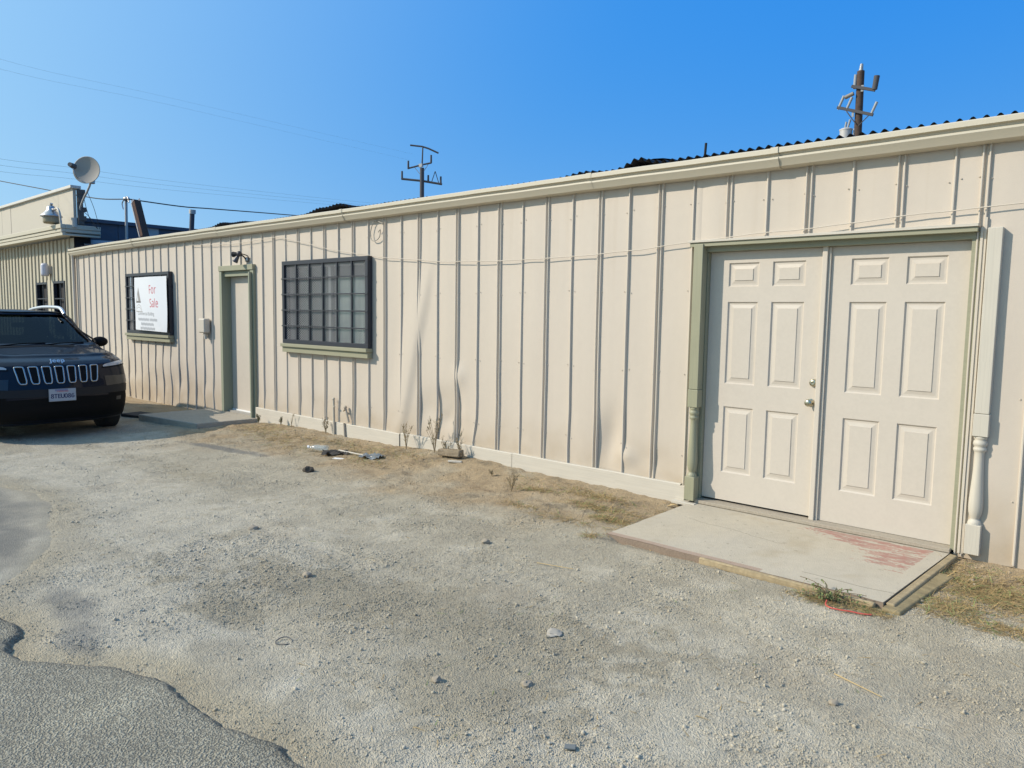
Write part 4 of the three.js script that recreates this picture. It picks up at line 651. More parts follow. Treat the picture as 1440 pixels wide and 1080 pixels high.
{
  // weathered block and the bigger stones, each one lying by itself
  function rock(s, sd, flat = 0.6) { const g = mergeVertices(new THREE.IcosahedronGeometry(1, 2).deleteAttribute('uv').deleteAttribute('normal')); const p = g.attributes.position; for (let i = 0; i < p.count; i++) { const v = V(p.getX(i), p.getY(i), p.getZ(i)), k = 1 + 0.45 * n3(v.x * 1.3 + sd, v.y * 1.3, v.z * 1.3 + sd) + 0.15 * n3(v.x * 4 + sd, v.y * 4, v.z * 4); p.setXYZ(i, v.x * k * s, v.y * k * s * flat, v.z * k * s); } g.computeVertexNormals(); return toCreasedNormals(g, 0.5); }
  const put = (name, label, cat, g, m, x, z, dy = 0, ry = 0, group) => { const o = obj(name, g, m); o.position.set(x, gheight(x, z) + dy, z); o.rotation.y = ry; return tag(o, label, cat, group); };
  const bk = (() => { const g = new RoundedBoxGeometry(0.30, 0.075, 0.10, 4, 0.02); const p = g.attributes.position; for (let i = 0; i < p.count; i++) { const x = p.getX(i), y = p.getY(i), z = p.getZ(i); p.setXYZ(i, x + 0.02 * n3(x * 9, y * 20, z * 20), y + 0.018 * n3(x * 12 + 4, y * 9, z * 14), z + 0.02 * n3(x * 8, y * 8 + 3, z * 8)); } g.computeVertexNormals(); return g; })();
  put('wood_block', 'broken tan block of wood on the dirt by the wall foot', 'block', bk, std({ color: lin(0.55, 0.43, 0.28), map: rep(T.wood, 0.4, 2), roughness: 0.95, bumpMap: rep(T.woodBump, 0.4, 2), bumpScale: 0.02 }), -5.83, 0.19, 0.05, 0.25);
  put('wood_chip', 'small pale splinter beside the broken block', 'splinter', new RoundedBoxGeometry(0.16, 0.025, 0.03, 2, 0.008), M.creamWood, -5.66, 0.28, 0.015, 0.45);
  put('dark_rock', 'small dark clod alone on the grey gravel left of centre', 'clod', rock(0.055, 3.3, 0.7), std({ color: lin(0.075, 0.06, 0.045), roughness: 1 }), -6.65, 1.47, 0.02);
  put('flat_stone', 'flat pale stone on the gravel in the middle of the lot', 'stone', rock(0.042, 7.1, 0.28), std({ color: lin(0.36, 0.32, 0.26), roughness: 0.9 }), -2.29, 2.80, 0.008, 0.3);
  put('slate_chip', 'dark grey squared chip at the bottom edge of the gravel', 'chip', new RoundedBoxGeometry(0.045, 0.008, 0.03, 2, 0.003), std({ color: lin(0.16, 0.17, 0.16), roughness: 0.8 }), -1.60, 3.57, 0.006, 0.6);
  const rs = []; { const w = std({ color: lin(0.36, 0.30, 0.22), map: rep(T.grain, 2, 2), roughness: 0.95 });
    const spots = [['pale pebble near the bottom middle of the gravel', -2.05, 3.30, 0.024], ['grey pebble beside the dark gravel patch on the left', -3.98, 3.20, 0.03], ['pebble on the gravel just right of the pavement edge', -2.38, 3.55, 0.022], ['light pebble at the lower right of the lot', -0.95, 2.55, 0.02], ['stone on the gravel short of the dirt strip in the middle', -3.6, 1.95, 0.03], ['stone on the pale dusty gravel at left', -5.2, 2.9, 0.035], ['cream stone in the dry grass right of the slab', -0.80, 0.45, 0.02], ['stone at the foot of the heavy edge timber', -0.95, 1.05, 0.016]];
    spots.forEach(([l, x, z, s], i) => put('stone', l, 'stone', rock(s, i * 2.7 + 1, 0.65), w, x, z, s * 0.25, i)); }
  // litter
  const bt = thing('crushed_bottle', 'clear crumpled plastic bottle among the litter on the dirt', 'bottle', [-7.40, gheight(-7.4, 0.72) + 0.05, 0.72], 0.5);
  { const l = lathe([[0, 0], [0.042, 0.0], [0.046, 0.03], [0.040, 0.09], [0.046, 0.14], [0.030, 0.19], [0.016, 0.22], [0.016, 0.24]], 16); const p = l.attributes.position; for (let i = 0; i < p.count; i++) p.setX(i, p.getX(i) * (0.8 + 0.35 * n3(p.getX(i) * 20, p.getY(i) * 20, 2))); l.rotateZ(Math.PI / 2); l.computeVertexNormals(); obj('bottle_body', l, new THREE.MeshPhysicalMaterial({ color: lin(0.85, 0.9, 0.92), roughness: 0.15, transmission: 0.85, thickness: 0, side: THREE.DoubleSide }), bt); obj('bottle_cap', rod([-0.24, 0, 0], [-0.262, 0, 0], 0.019, 0.019, 12), M.white, bt); }
  const tr = gridGeo(12, 10, (i, j) => { const u = i / 12 - 0.5, v = j / 10 - 0.5; return [u * 0.26, 0.025 + 0.035 * fbm(u * 5 + 3, v * 5, 3, 2.2) * 2, v * 0.18]; }, null, true);
  put('plastic_scrap', 'crumpled grey blue scrap of plastic on the dirt', 'plastic scrap', tr, std({ color: lin(0.17, 0.19, 0.20), roughness: 0.5 }), -6.72, 0.60, 0.0, 0.4);
  const tr2 = gridGeo(12, 10, (i, j) => { const u = i / 12 - 0.5, v = j / 10 - 0.5; return [u * 0.30, 0.03 + 0.045 * fbm(u * 6 + 8, v * 6, 3, 5.2) * 2, v * 0.22]; }, null, true);
  put('dark_rag', 'dark crumpled rag beside the crushed bottle', 'rag', tr2, std({ color: lin(0.05, 0.045, 0.04), roughness: 0.95 }), -7.25, 0.72, 0.0, 0.9);
  put('paper_scrap', 'flat white scrap of paper on the dirt by the bottle', 'paper scrap', new RoundedBoxGeometry(0.13, 0.006, 0.06, 1, 0.002), M.white, -6.98, 0.86, 0.012, 0.4);
  put('stick', 'long pale stick lying on the dirt by the bottle', 'stick', rod([-0.3, 0.03, 0], [0.3, 0.03, 0.06], 0.010, 0.007), M.creamWood, -6.98, 0.60, 0.0, 0.15);
  put('stick', 'thin straight stick on the gravel below the slab', 'stick', rod([-0.13, 0.006, 0], [0.13, 0.008, 0.01], 0.003, 0.002), M.straw, -2.9, 2.02, 0.006, 0.3);
  put('stick', 'thin straw coloured stick on the gravel at the lower right', 'stick', rod([-0.12, 0.006, 0], [0.12, 0.008, 0.01], 0.003, 0.002), M.straw, -0.92, 2.32, 0.006, -0.3);
  { const c = []; for (let k = 0; k <= 22; k++) { const a = k / 22 * Math.PI * 1.85; c.push([0.045 * Math.cos(a), 0.008 + 0.004 * Math.sin(a * 2), 0.04 * Math.sin(a)]); } put('wire_ring', 'small open ring of wire on the gravel at left', 'wire ring', tube(c, 0.0028, 60, 5), std({ color: lin(0.10, 0.10, 0.095), roughness: 0.6 }), -3.28, 3.79); }
  { const x = -1.22, z = 1.50, pts = [[-0.12, 0.03, -0.02], [-0.115, 0.012, 0.01], [-0.08, 0.010, 0.03], [-0.03, 0.010, 0.025], [0.02, 0.012, 0.012], [0.07, 0.010, 0.0], [0.12, 0.012, -0.02]]; put('red_strap', 'bright red plastic strap in front of the slab corner', 'strap', tube(pts, 0.0042, 50, 6), std({ color: lin(0.50, 0.08, 0.055), roughness: 0.45 }), x, z, 0.003); }
  put('rubber_mat', 'flat black rubber piece on the ground beside the car', 'mat', new RoundedBoxGeometry(0.5, 0.05, 0.35, 2, 0.015), M.dark, -12.3, 0.95, 0.02, 0.2);
  put('dry_leaf', 'curled tan leaf at the corner where slab meets wall', 'leaf', gridGeo(6, 4, (i, j) => [(i / 6 - 0.5) * 0.10, 0.02 * Math.sin(i / 6 * Math.PI) + 0.01, (j / 4 - 0.5) * 0.04 * Math.sin(0.3 + i / 6 * 2.6)], null, true), M.straw, -3.07, 0.16, 0.0, 0.5);

  // upright dry weeds against the wall
  function weed(h, n, sd, leafy) {
    const stems = [], leaves = []; let q = sd * 7919 + 13; const R = () => { q = (Math.imul(q, 1664525) + 1013904223) >>> 0; return q / 4294967296; };
    for (let k = 0; k < n; k++) {
      const a = R() * 6.28, lean = 0.12 + 0.38 * R(), hh = h * (0.55 + 0.45 * R()), tip = V(Math.cos(a) * lean * hh, hh, Math.sin(a) * lean * hh * 0.5), mid = V(tip.x * 0.35, hh * 0.5, tip.z * 0.35);
      stems.push(tube([[0, 0, 0], mid, tip], 0.0035, 8, 4));
      for (let b = 0; b < 5; b++) { const t = 0.3 + 0.65 * R(), p = V(tip.x * t * (0.4 + 0.6 * t), hh * t, tip.z * t), e = p.clone().add(V((R() - 0.5) * 0.10, 0.03 + 0.05 * R(), (R() - 0.5) * 0.06)); stems.push(tube([p, p.clone().lerp(e, 0.5).add(V(0, 0.005, 0)), e], 0.0022, 3, 3));
        for (let m = 0; m < leafy - 1; m++) { const s = 0.006 + 0.008 * R(), g = new THREE.PlaneGeometry(s, s * 1.7, 1, 2); g.rotateX(R() * 3); g.rotateY(R() * 6); g.translate(lerp(p.x, e.x, R()), lerp(p.y, e.y, R()), lerp(p.z, e.z, R())); leaves.push(g); } }
    }
    return [stems, leaves];
  }
  const weeds = [[-6.62, 0.16, 0.42, 7, 2, 'thin dry weed with several upright stems under the crumpled dent, leftmost of the three'], [-6.12, 0.16, 0.55, 9, 3, 'tallest dry weed against the white base board'], [-5.90, 0.20, 0.30, 4, 2, 'short dry weed between the tallest weed and the block'], [-5.72, 0.13, 0.34, 5, 2, 'branching dry weed behind the broken block'], [-8.32, 0.12, 0.30, 6, 4, 'bushy weed around the taller pipe stub'], [-4.50, 0.66, 0.22, 6, 2, 'spindly forked weed on the dirt well right of the block'], [-10.0, 0.16, 0.2, 8, 5, 'low green weed right of the single door'], [-9.45, 0.12, 0.22, 7, 4, 'low weed at the base board below the barred window'], [-9.2, 0.10, 0.3, 3, 1, 'thin bare weed stem below the barred window'], [-5.0, 0.40, 0.08, 5, 2, 'tiny weed on the dirt below the white board']];
  weeds.forEach(([x, z, h, n, lf, label], i) => { const w = thing('weed', label, 'weed', [x, gheight(x, z) - 0.01, z]); const [a, b] = weed(h, n, i + 3, lf); w.scale.setScalar(i < 6 ? 0.85 : 0.7); obj('stem', a, M.weedStem, w); if (b.length) obj("leaves", b, i > 5 && i < 8 ? M.weedLeaf : std({ color: lin(0.28, 0.23, 0.13), roughness: 0.9 }), w).userData.kind = 'stuff'; });
  { // green weed at the slab front corner
    const w = thing('weed', 'low green weed with dry stalks at the front of the slab', 'weed', [-1.34, gheight(-1.34, 1.40), 1.40]); const st = [], lv = [];
    for (let k = 0; k < 34; k++) { const a = rr(0, 6.28), L = rr(0.04, 0.17), tip = V(Math.cos(a) * L * 1.3 - 0.02, rr(0.01, 0.09), Math.sin(a) * L * 0.7); st.push(tube([[0, 0, 0], [tip.x * 0.5, tip.y * 0.8 + 0.012, tip.z * 0.5], tip], 0.0018, 5, 4)); for (let m = 0; m < 7; m++) { const t = rr(0.35, 1), g = new THREE.PlaneGeometry(0.007, 0.016); g.rotateX(rr(0, 3)); g.rotateY(rr(0, 6)); g.translate(tip.x * t + rr(-0.006, 0.006), tip.y * t + 0.01, tip.z * t + rr(-0.006, 0.006)); lv.push(g); } }
    obj('stem', st, M.stem, w); obj('leaves', lv, std({ color: lin(0.16, 0.20, 0.07), roughness: 0.8 }), w).userData.kind = 'stuff'; }

  // straw and dead grass lying on the ground
  const blade = (() => { const P = [], N = 5; const g = gridGeo(1, N, (i, j) => { const t = j / N; return [(i - 0.5) * 0.0035 * (1 - t * 0.8), 0.22 * t * (1 - t) * 0.6, t]; }, null, true); return g; })();
  const areas = [[-3.50, 0.62, 0.32, 0.09, 650], [-3.25, 0.85, 0.16, 0.06, 450], [-3.75, 0.36, 0.30, 0.07, 420], [-4.35, 0.50, 0.22, 0.06, 320], [-4.1, 1.0, 0.2, 0.07, 140], [-3.55, 1.08, 0.35, 0.08, 200], [-3.12, 1.30, 0.06, 0.06, 90], [-4.0, 0.3, 0.8, 0.12, 300], [-3.05, 0.75, 0.08, 0.4, 160],
    [-0.72, 0.60, 0.22, 0.18, 1300], [-0.35, 0.75, 0.35, 0.2, 1500], [-0.80, 1.05, 0.16, 0.14, 700], [-0.5, 1.2, 0.3, 0.08, 500], [-0.9, 0.35, 0.1, 0.25, 200], [-1.35, 1.42, 0.18, 0.05, 420], [-1.12, 1.40, 0.08, 0.05, 200], [-0.6, 0.3, 0.5, 0.15, 400],
    [-8.9, 0.55, 0.7, 0.25, 900], [-9.6, 0.35, 0.4, 0.2, 500], [-7.6, 0.35, 0.8, 0.15, 700], [-6.5, 0.35, 0.5, 0.15, 500], [-6.6, 0.75, 0.4, 0.15, 350], [-8.1, 0.8, 0.7, 0.2, 350], [-6.9, 0.55, 0.3, 0.1, 250], [-12.5, 0.4, 1.5, 0.4, 500]];
  const tot = areas.reduce((s, a) => s + a[4], 0) + 500, im = new THREE.InstancedMesh(blade, M.straw, tot); im.name = 'dry_grass'; let k = 0; const mt = new THREE.Matrix4(), qq = new THREE.Quaternion(), e = new THREE.Euler(), col = new THREE.Color();
  const nrm = () => (rnd() + rnd() + rnd() - 1.5) * 1.15;
  const addB = (x, z, L, up) => { e.set(-up, rr(0, 6.28), rr(-0.3, 0.3), 'YXZ'); qq.setFromEuler(e); const s = rr(0.8, 1.5); mt.compose(V(x, gheight(x, z) + 0.003, z), qq, V(s, L, L)); im.setMatrixAt(k, mt); const t = rnd(); col.setRGB(lerp(0.42, 1.0, t), lerp(0.42, 0.95, t), lerp(0.40, 0.85, t)); if (rnd() < 0.16) col.setRGB(0.42, 0.72, 0.5); im.setColorAt(k++, col); };
  for (const [x, z, sx, sz, n] of areas) for (let i = 0; i < n; i++) addB(x + nrm() * sx, Math.max(0.05, z + nrm() * sz), rr(0.03, 0.12), rnd() < 0.12 ? rr(0.1, 0.6) : rr(-0.05, 0.12));
  for (let i = 0; i < 500; i++) addB(rr(-6, 0.3), rr(0.8, 4.0), rr(0.02, 0.07), 0);
  im.castShadow = im.receiveShadow = true; im.userData = { label: 'dead yellow grass and straw strewn along the foot of the wall', category: 'dry grass', kind: 'stuff' }; scene.add(im);

  // gravel and clods
  const pebs = [0, 1, 2].map(i => { const g = mergeVertices(new THREE.IcosahedronGeometry(1, 1).deleteAttribute('uv').deleteAttribute('normal')); const p = g.attributes.position; for (let q = 0; q < p.count; q++) { const v = V(p.getX(q), p.getY(q), p.getZ(q)), s = 1 + 0.55 * n3(v.x * 1.4 + i * 5, v.y * 1.4, v.z * 1.4 + i); p.setXYZ(q, v.x * s, v.y * s * 0.7, v.z * s * 0.85); } g.computeVertexNormals(); return i === 2 ? toCreasedNormals(g, 0.3) : g; });
  const pm = std({ color: lin(1, 1, 1), roughness: 0.95 });
  for (let v = 0; v < 3; v++) {
    const N = 42000, g = new THREE.InstancedMesh(pebs[v], pm, N); let c = 0, tries = 0; g.name = v ? `gravel_${String(v).padStart(3, '0')}` : 'gravel';
    while (c < N && tries++ < N * 12) {
      const near = rnd(), x = near < 0.5 ? rr(-5.2, 0.4) : rr(-11.5, 0.6), z = near < 0.5 ? rr(1.2, 4.9) : rr(0.1, 4.6);
      const dm = dirtMask(x, z); if (x > -3.08 && x < -1.0 && z < 1.36) continue; if (z > 3.4 && dA(x, z) > -0.01) continue; if (rnd() < 0.1 * dm) continue;
      const cl = 0.28 + 1.5 * fbm(x * 1.9, z * 1.9, 3, 31.7) + 0.9 * fbm(x * 6, z * 6, 2, 1.7) + 0.2 * dm + 0.4 * gauss(x, z - (3.05 - 0.28 * (x + 3.0)), -3.2, 0, 2.2, 0.5); if (rnd() > cl * (1 - 0.6 * Math.min(1, rut(x, z)))) continue; if (z > 3.3 && dB(x, z) > 0.05 && rnd() < 0.8) continue;
      const u = rnd(), s = 0.0017 + 0.0036 * Math.pow(u, 3) + (u > 0.993 ? rr(0, 0.006) : 0);
      e.set(rr(0, 6), rr(0, 6), rr(0, 6)); qq.setFromEuler(e); mt.compose(V(x, gheight(x, z) + s * 0.25, z), qq, V(s, s, s)); g.setMatrixAt(c, mt);
      const t = rr(0.26, 0.46) * (rnd() < 0.05 ? 1.2 : 1), b = gcolor(x, z), mx = 0.8; col.setRGB(lerp(t, b[0], mx), lerp(t * 0.87, b[1], mx), lerp(t * 0.66, b[2], mx)); g.setColorAt(c++, col);
    }
    g.count = c; g.castShadow = g.receiveShadow = true; g.userData = { label: ['loose fine gravel scattered over the lot', 'loose angular gravel scattered over the lot', 'loose flaky gravel scattered over the lot'][v], category: 'gravel', kind: 'stuff' }; scene.add(g);
  }
}

// ------------------------------------------------------------------ the parked sport utility car
{
  const car = thing('parked_car', 'dark blue black sport utility car parked nose out at the left edge of the lot', 'car', [-10.76, gheight(-11.5, 2.5) - 0.02, 2.52]);
  car.rotation.y = -0.032; // local +x is forward, local -z is towards the wall
  const pl = (pts) => (v) => { if (v <= pts[0][0]) return pts[0][1]; for (let i = 0; i + 1 < pts.length; i++) if (v <= pts[i + 1][0]) { const t = (v - pts[i][0]) / (pts[i + 1][0] - pts[i][0]); return lerp(pts[i][1], pts[i + 1][1], t); } return pts[pts.length - 1][1]; };
  const smax = (a, b, k) => { const h = Math.max(k - Math.abs(a - b), 0) / k; return Math.max(a, b) + h * h * k * 0.25; };
  const smin = (a, b, k) => -smax(-a, -b, k);
  const noseX = pl([[0.18, -0.22], [0.28, -0.10], [0.40, -0.03], [0.58, 0.0], [0.70, -0.005], [0.80, -0.03], [0.92, -0.075], [1.0, -0.115], [1.05, -0.20], [1.09, -0.36]]);
  const lower = (x, y, z) => {
    const az = Math.abs(z);
    const dF = (x - noseX(y) + 0.31 * z * z + 0.75 * Math.pow(Math.max(0, az - 0.62), 2)) * 0.88;
    const top = x > -1.3 ? 1.075 + 0.12 * -x - 0.075 * z * z + 0.018 * sstep(0.42, 0.58, az) : 1.231 + 0.01 * (-1.3 - x) - 0.02 * z * z;
    const dT = (y - top) * 0.95;
    const dS = az - (0.93 - 0.16 * Math.pow(Math.max(0, y - 0.82), 2) * 4 * 0.5 - 0.10 * Math.max(0, 0.5 - y) - 0.015 * sstep(0.75, 0.6, y));
    const dR = -(x + 4.60) + 0.12 * z * z + 0.2 * Math.max(0, y - 0.9);
    let d = smax(smax(dF, dT, 0.09), smax(dS, dR, 0.10), 0.10);
    return smax(d, 0.22 - y, 0.05);
  };
  const ghouse = (x, y, z) => {
    const az = Math.abs(z);
    const dW = ((x + 1.20) * 0.49 + (y - 1.2) * 0.90 + 0.06 * z * z) / 1.058;
    const dT = y - (1.725 - 0.028 * (x + 2.7) * (x + 2.7) - 0.075 * z * z);
    const dS = (az - (0.88 - 0.45 * (y - 1.15))) * 0.92;
    const dR = (-(x + 4.48) + 0.45 * (y - 1.2)) * 0.9;
    return smax(smax(dW, dT, 0.10), smax(dS, dR, 0.08), 0.06);
  };
  const wx = [-0.93, -3.63], shell = (x, y, z) => smin(lower(x, y, z), smax(ghouse(x, y, z), 1.0 - y, 0.02), 0.05);
  const f = (x, y, z) => {
    let d = shell(x, y, z); if (d > 0.25) return d; const az = Math.abs(z);
    for (const w of wx) d = Math.max(d, -Math.max(Math.hypot(x - w, y - 0.36) - 0.405, 0.60 - az));
    const cav = Math.min(Math.max(ghouse(x, y, z) + 0.055, 1.1 - y), Math.max(az - 0.80, 0.55 - y, y - 1.2, x + 1.55, -4.2 - x));
    d = Math.max(d, -cav);
    const dW = ((x + 1.20) * 0.49 + (y - 1.2) * 0.90 + 0.06 * z * z) / 1.058;
    if (x > -2.5) d = Math.max(d, -Math.max(az - (0.795 - 0.44 * (y - 1.2)), 1.245 - y, y - 1.645, -(dW + 0.16)));
    const sx = Math.max(x - (-1.50 - (y - 1.2) * 1.95), -4.05 - x + (y - 1.24) * 0.8, 1.245 - y, y - (1.615 - 0.03 * (x + 2.7) * (x + 2.7)), 0.045 - Math.abs(x + 2.62), 0.05 - Math.abs(x + 3.55), 0.45 - az); d = Math.max(d, -sx);
    d = Math.max(d, -Math.max(az - 0.60, 1.27 - y, y - 1.60, x + 4.0));
    return d;
  };
  function nets(f, mn, mx, h) {
    const n = [0, 1, 2].map(k => Math.ceil((mx[k] - mn[k]) / h) + 1), [a, b, c] = n, G = new Float32Array(a * b * c);
    for (let k = 0; k < c; k++) for (let j = 0; j < b; j++) for (let i = 0; i < a; i++) G[i + a * (j + b * k)] = f(mn[0] + i * h, mn[1] + j * h, mn[2] + k * h);
    const id = new Int32Array(a * b * c).fill(-1), P = [], I = [], co = [[0, 0, 0], [1, 0, 0], [0, 1, 0], [1, 1, 0], [0, 0, 1], [1, 0, 1], [0, 1, 1], [1, 1, 1]], ed = [[0, 1], [2, 3], [4, 5], [6, 7], [0, 2], [1, 3], [4, 6], [5, 7], [0, 4], [1, 5], [2, 6], [3, 7]];
    for (let k = 0; k < c - 1; k++) for (let j = 0; j < b - 1; j++) for (let i = 0; i < a - 1; i++) {
      let s = 0; const v = []; for (const [x, y, z] of co) { const q = G[i + x + a * (j + y + b * (k + z))]; v.push(q); if (q < 0) s++; } if (s === 0 || s === 8) continue;
      let px = 0, py = 0, pz = 0, m = 0; for (const [p, q] of ed) if ((v[p] < 0) !== (v[q] < 0)) { const t = v[p] / (v[p] - v[q]); px += lerp(co[p][0], co[q][0], t); py += lerp(co[p][1], co[q][1], t); pz += lerp(co[p][2], co[q][2], t); m++; }
      id[i + a * (j + b * k)] = P.length / 3; P.push(mn[0] + (i + px / m) * h, mn[1] + (j + py / m) * h, mn[2] + (k + pz / m) * h);
    }
    const st = [1, a, a * b];
    for (let k = 1; k < c - 1; k++) for (let j = 1; j < b - 1; j++) for (let i = 1; i < a - 1; i++) { const o = i + a * (j + b * k), s0 = G[o] < 0; for (let d = 0; d < 3; d++) { const s1 = G[o + st[d]] < 0; if (s0 === s1) continue; const u = st[(d + 1) % 3], w = st[(d + 2) % 3], q = [id[o], id[o - u], id[o - u - w], id[o - w]]; if (q.some(e => e < 0)) continue; if (s0) I.push(q[0], q[1], q[2], q[0], q[2], q[3]); else I.push(q[0], q[2], q[1], q[0], q[3], q[2]); } }
    const N = new Float32Array(P.length), e = 0.012; for (let i = 0; i < P.length; i += 3) { const [x, y, z] = [P[i], P[i + 1], P[i + 2]], g = V(f(x + e, y, z) - f(x - e, y, z), f(x, y + e, z) - f(x, y - e, z), f(x, y, z + e) - f(x, y, z - e)).normalize(); N[i] = g.x; N[i + 1] = g.y; N[i + 2] = g.z; }
    const g = new THREE.BufferGeometry(); g.setAttribute('position', new THREE.Float32BufferAttribute(P, 3)); g.setAttribute('normal', new THREE.BufferAttribute(N, 3)); g.setAttribute('uv', new THREE.BufferAttribute(new Float32Array(P.length / 3 * 2), 2)); g.setIndex(I); return g;
  }
  const paint = new THREE.MeshPhysicalMaterial({ color: lin(0.007, 0.009, 0.016), roughness: 0.5, metalness: 0, specularIntensity: 0.15, clearcoat: 0.42, clearcoatRoughness: 0.04, side: THREE.DoubleSide });
  const plastic = new THREE.MeshPhysicalMaterial({ color: lin(0.005, 0.005, 0.005), roughness: 0.7, specularIntensity: 0.3, side: THREE.DoubleSide }), satin = new THREE.MeshPhysicalMaterial({ color: lin(0.016, 0.016, 0.017), roughness: 0.55, specularIntensity: 0.5, side: THREE.DoubleSide }), chrome = std({ color: lin(0.42, 0.42, 0.40), roughness: 0.25, metalness: 1 }), silver = std({ color: lin(0.62, 0.63, 0.64), roughness: 0.35, metalness: 0.6 });
  const lampGlass = new THREE.MeshPhysicalMaterial({ color: lin(0.42, 0.41, 0.39), roughness: 0.15, clearcoat: 1, side: THREE.DoubleSide }), darkLamp = new THREE.MeshPhysicalMaterial({ color: lin(0.016, 0.016, 0.017), roughness: 0.3, clearcoat: 0.3, side: THREE.DoubleSide });
  const tint = new THREE.MeshPhysicalMaterial({ color: lin(0.12, 0.15, 0.155), roughness: 0.02, specularIntensity: 0.45, transmission: 1, thickness: 0, ior: 1.52, side: THREE.DoubleSide });
  obj('body', nets(f, [-4.75, 0.16, -1.0], [0.1, 1.78, 1.0], 0.024), paint, car);
  // points on the shell: rays towards a vertical axis inside the nose
  const AX = -1.15;
  const surf = (ph, y, off = 0) => { const dx = Math.cos(ph), dz = Math.sin(ph); let a = 0, b = 1.8; for (let k = 0; k < 26; k++) { const m = (a + b) / 2; if (lower(AX + dx * m, y, dz * m) < 0) a = m; else b = m; } return [AX + dx * (a + off), y, dz * (a + off)]; };
  const phz = (z, y) => { let a = -1.4, b = 1.4; for (let k = 0; k < 30; k++) { const m = (a + b) / 2; if (surf(m, y)[2] < z) a = m; else b = m; } return (a + b) / 2; };
  const patch = (p0, p1, y0, y1, off, nx = 12, ny = 6) => { const g = gridGeo(nx, ny, (i, j) => { const t = i / nx, ph = lerp(p0, p1, t), a = y0(t), b = y1(t); return surf(ph, lerp(a, b, j / ny), off); }); return g; };
  const C = (v) => () => v;
  // seven grille slots, each a chrome ring round a black opening
  for (let i = -3; i <= 3; i++) {
    const cz = i * 0.141, w = 0.048, h0 = 0.775, h1 = 0.985;
    const out = (u, v) => [cz + u * w * (1 - 0.16 * (1 - v)) + 0.028 * Math.sign(i) * (Math.abs(i) === 3 ? 1 : 0.25 * Math.abs(i)) * (v - 0.5), lerp(h0, h1, v)];
    const pts2 = []; const q = 0.16; for (const [u, v] of [[-1, q], [-1, 0.5], [-1, 1 - q * 0.5], [-0.75, 1], [0, 1.01], [0.75, 1], [1, 1 - q * 0.5], [1, 0.5], [1, q], [0.7, 0], [0, -0.01], [-0.7, 0]]) pts2.push(out(u, v));
    const P3 = pts2.map(([z, y]) => V(...surf(phz(z, y), y, 0.004)));
    const r = obj('grille_slot', tube(P3, 0.0105, 60, 6, true), chrome, car);
    obj('slot_opening', gridGeo(6, 8, (a, b) => { const [z, y] = out(-1 + a / 3, b / 8); return surf(phz(z, y), y, 0.004); }), plastic, r);
  }
  for (const s of [1, -1]) {
    const m = (p0, p1, a, b, o, nx, ny) => patch(s * p0, s * p1, a, b, o, nx, ny);
    const hl = obj('headlight', m(0.53, 0.98, t => lerp(0.955, 0.985, t), t => lerp(0.972, 1.035, Math.sqrt(t)), 0.006, 16, 4), lampGlass, car);
    obj('lamp_trim', m(0.51, 0.99, t => lerp(0.942, 0.968, t), t => lerp(0.955, 0.985, t), 0.008, 16, 2), plastic, hl);
    obj('driving_lamp', m(0.50, 0.86, t => 0.70 + 0.02 * t, t => 0.835 - 0.01 * t, 0.006, 10, 5), darkLamp, car);
    const fl = obj('fog_lamp', m(0.63, 0.70, t => 0.49, t => 0.54, 0.006, 6, 5), darkLamp, car);
    obj('lamp_bezel', m(0.52, 0.82, t => 0.44, t => 0.60, 0.003, 8, 5), plastic, fl);
  }
  const front = obj('front_bumper', patch(-0.98, 0.98, C(0.255), t => 0.565 + 0.02 * Math.cos((t - 0.5) * 6), 0.004, 60, 8), plastic, car);
  obj('bumper_bar', patch(-0.88, 0.88, C(0.60), C(0.70), 0.007, 50, 3), satin, front);
  obj('air_intake', patch(-0.46, 0.46, C(0.33), C(0.50), 0.008, 30, 4), plastic, front);
  { // number plate
    const c = document.createElement('canvas'); c.width = 512; c.height = 256; const g = c.getContext('2d'); g.fillStyle = '#9fa3a6'; g.fillRect(0, 0, 512, 256);
    g.fillStyle = '#777c94'; g.fillRect(110, 0, 250, 44); g.fillStyle = '#b0302f'; g.font = 'italic bold 44px serif'; g.textAlign = 'center'; g.fillText('California', 256, 62);
    g.fillStyle = '#20294f'; g.font = 'bold 132px sans-serif'; const s = '8TEU086'; for (let i = 0; i < 7; i++) g.fillText(s[i], 256 + (i - 3) * 66, 196);
    const t = new THREE.CanvasTexture(c); t.colorSpace = THREE.SRGBColorSpace;
    const pg = new THREE.PlaneGeometry(0.305, 0.155); pg.rotateY(Math.PI / 2); pg.translate(0.030, 0.62, 0);
    const p = obj('number_plate', box(0.012, 0.027, 0.538, 0.702, -0.158, 0.158, 0.003), std({ color: lin(0.3, 0.3, 0.3), metalness: 0.5, roughness: 0.5 }), car); obj('plate_face', pg, std({ map: t, roughness: 0.6 }), p);
  }
  { // hood badge
    const font = await new FontLoader().loadAsync('fonts/droid/droid_sans_bold.typeface.json');
    const g = new TextGeometry('Jeep', { font, size: 0.06, depth: 0.006, curveSegments: 4, bevelEnabled: false }); g.computeBoundingBox(); g.translate(-(g.boundingBox.max.x + g.boundingBox.min.x) / 2, 0, 0); g.rotateX(-0.75); g.rotateY(Math.PI / 2); const q = surf(0, 1.035, 0.010); g.translate(q[0] + 0.01, 1.035, 0); obj('hood_badge', g, silver, car);
  }
  // glazing
  const gx = (y, z, off) => { let a = -2.6, b = 0; for (let k = 0; k < 26; k++) { const m = (a + b) / 2; if (ghouse(m, y, z) < off) a = m; else b = m; } return a; };
  obj('windshield', gridGeo(24, 12, (i, j) => { const y = lerp(1.225, 1.66, j / 12), hw = 0.812 - 0.44 * (y - 1.2), z = lerp(-hw, hw, i / 24); return [gx(y, z, -0.022), y, z]; }), tint, car);
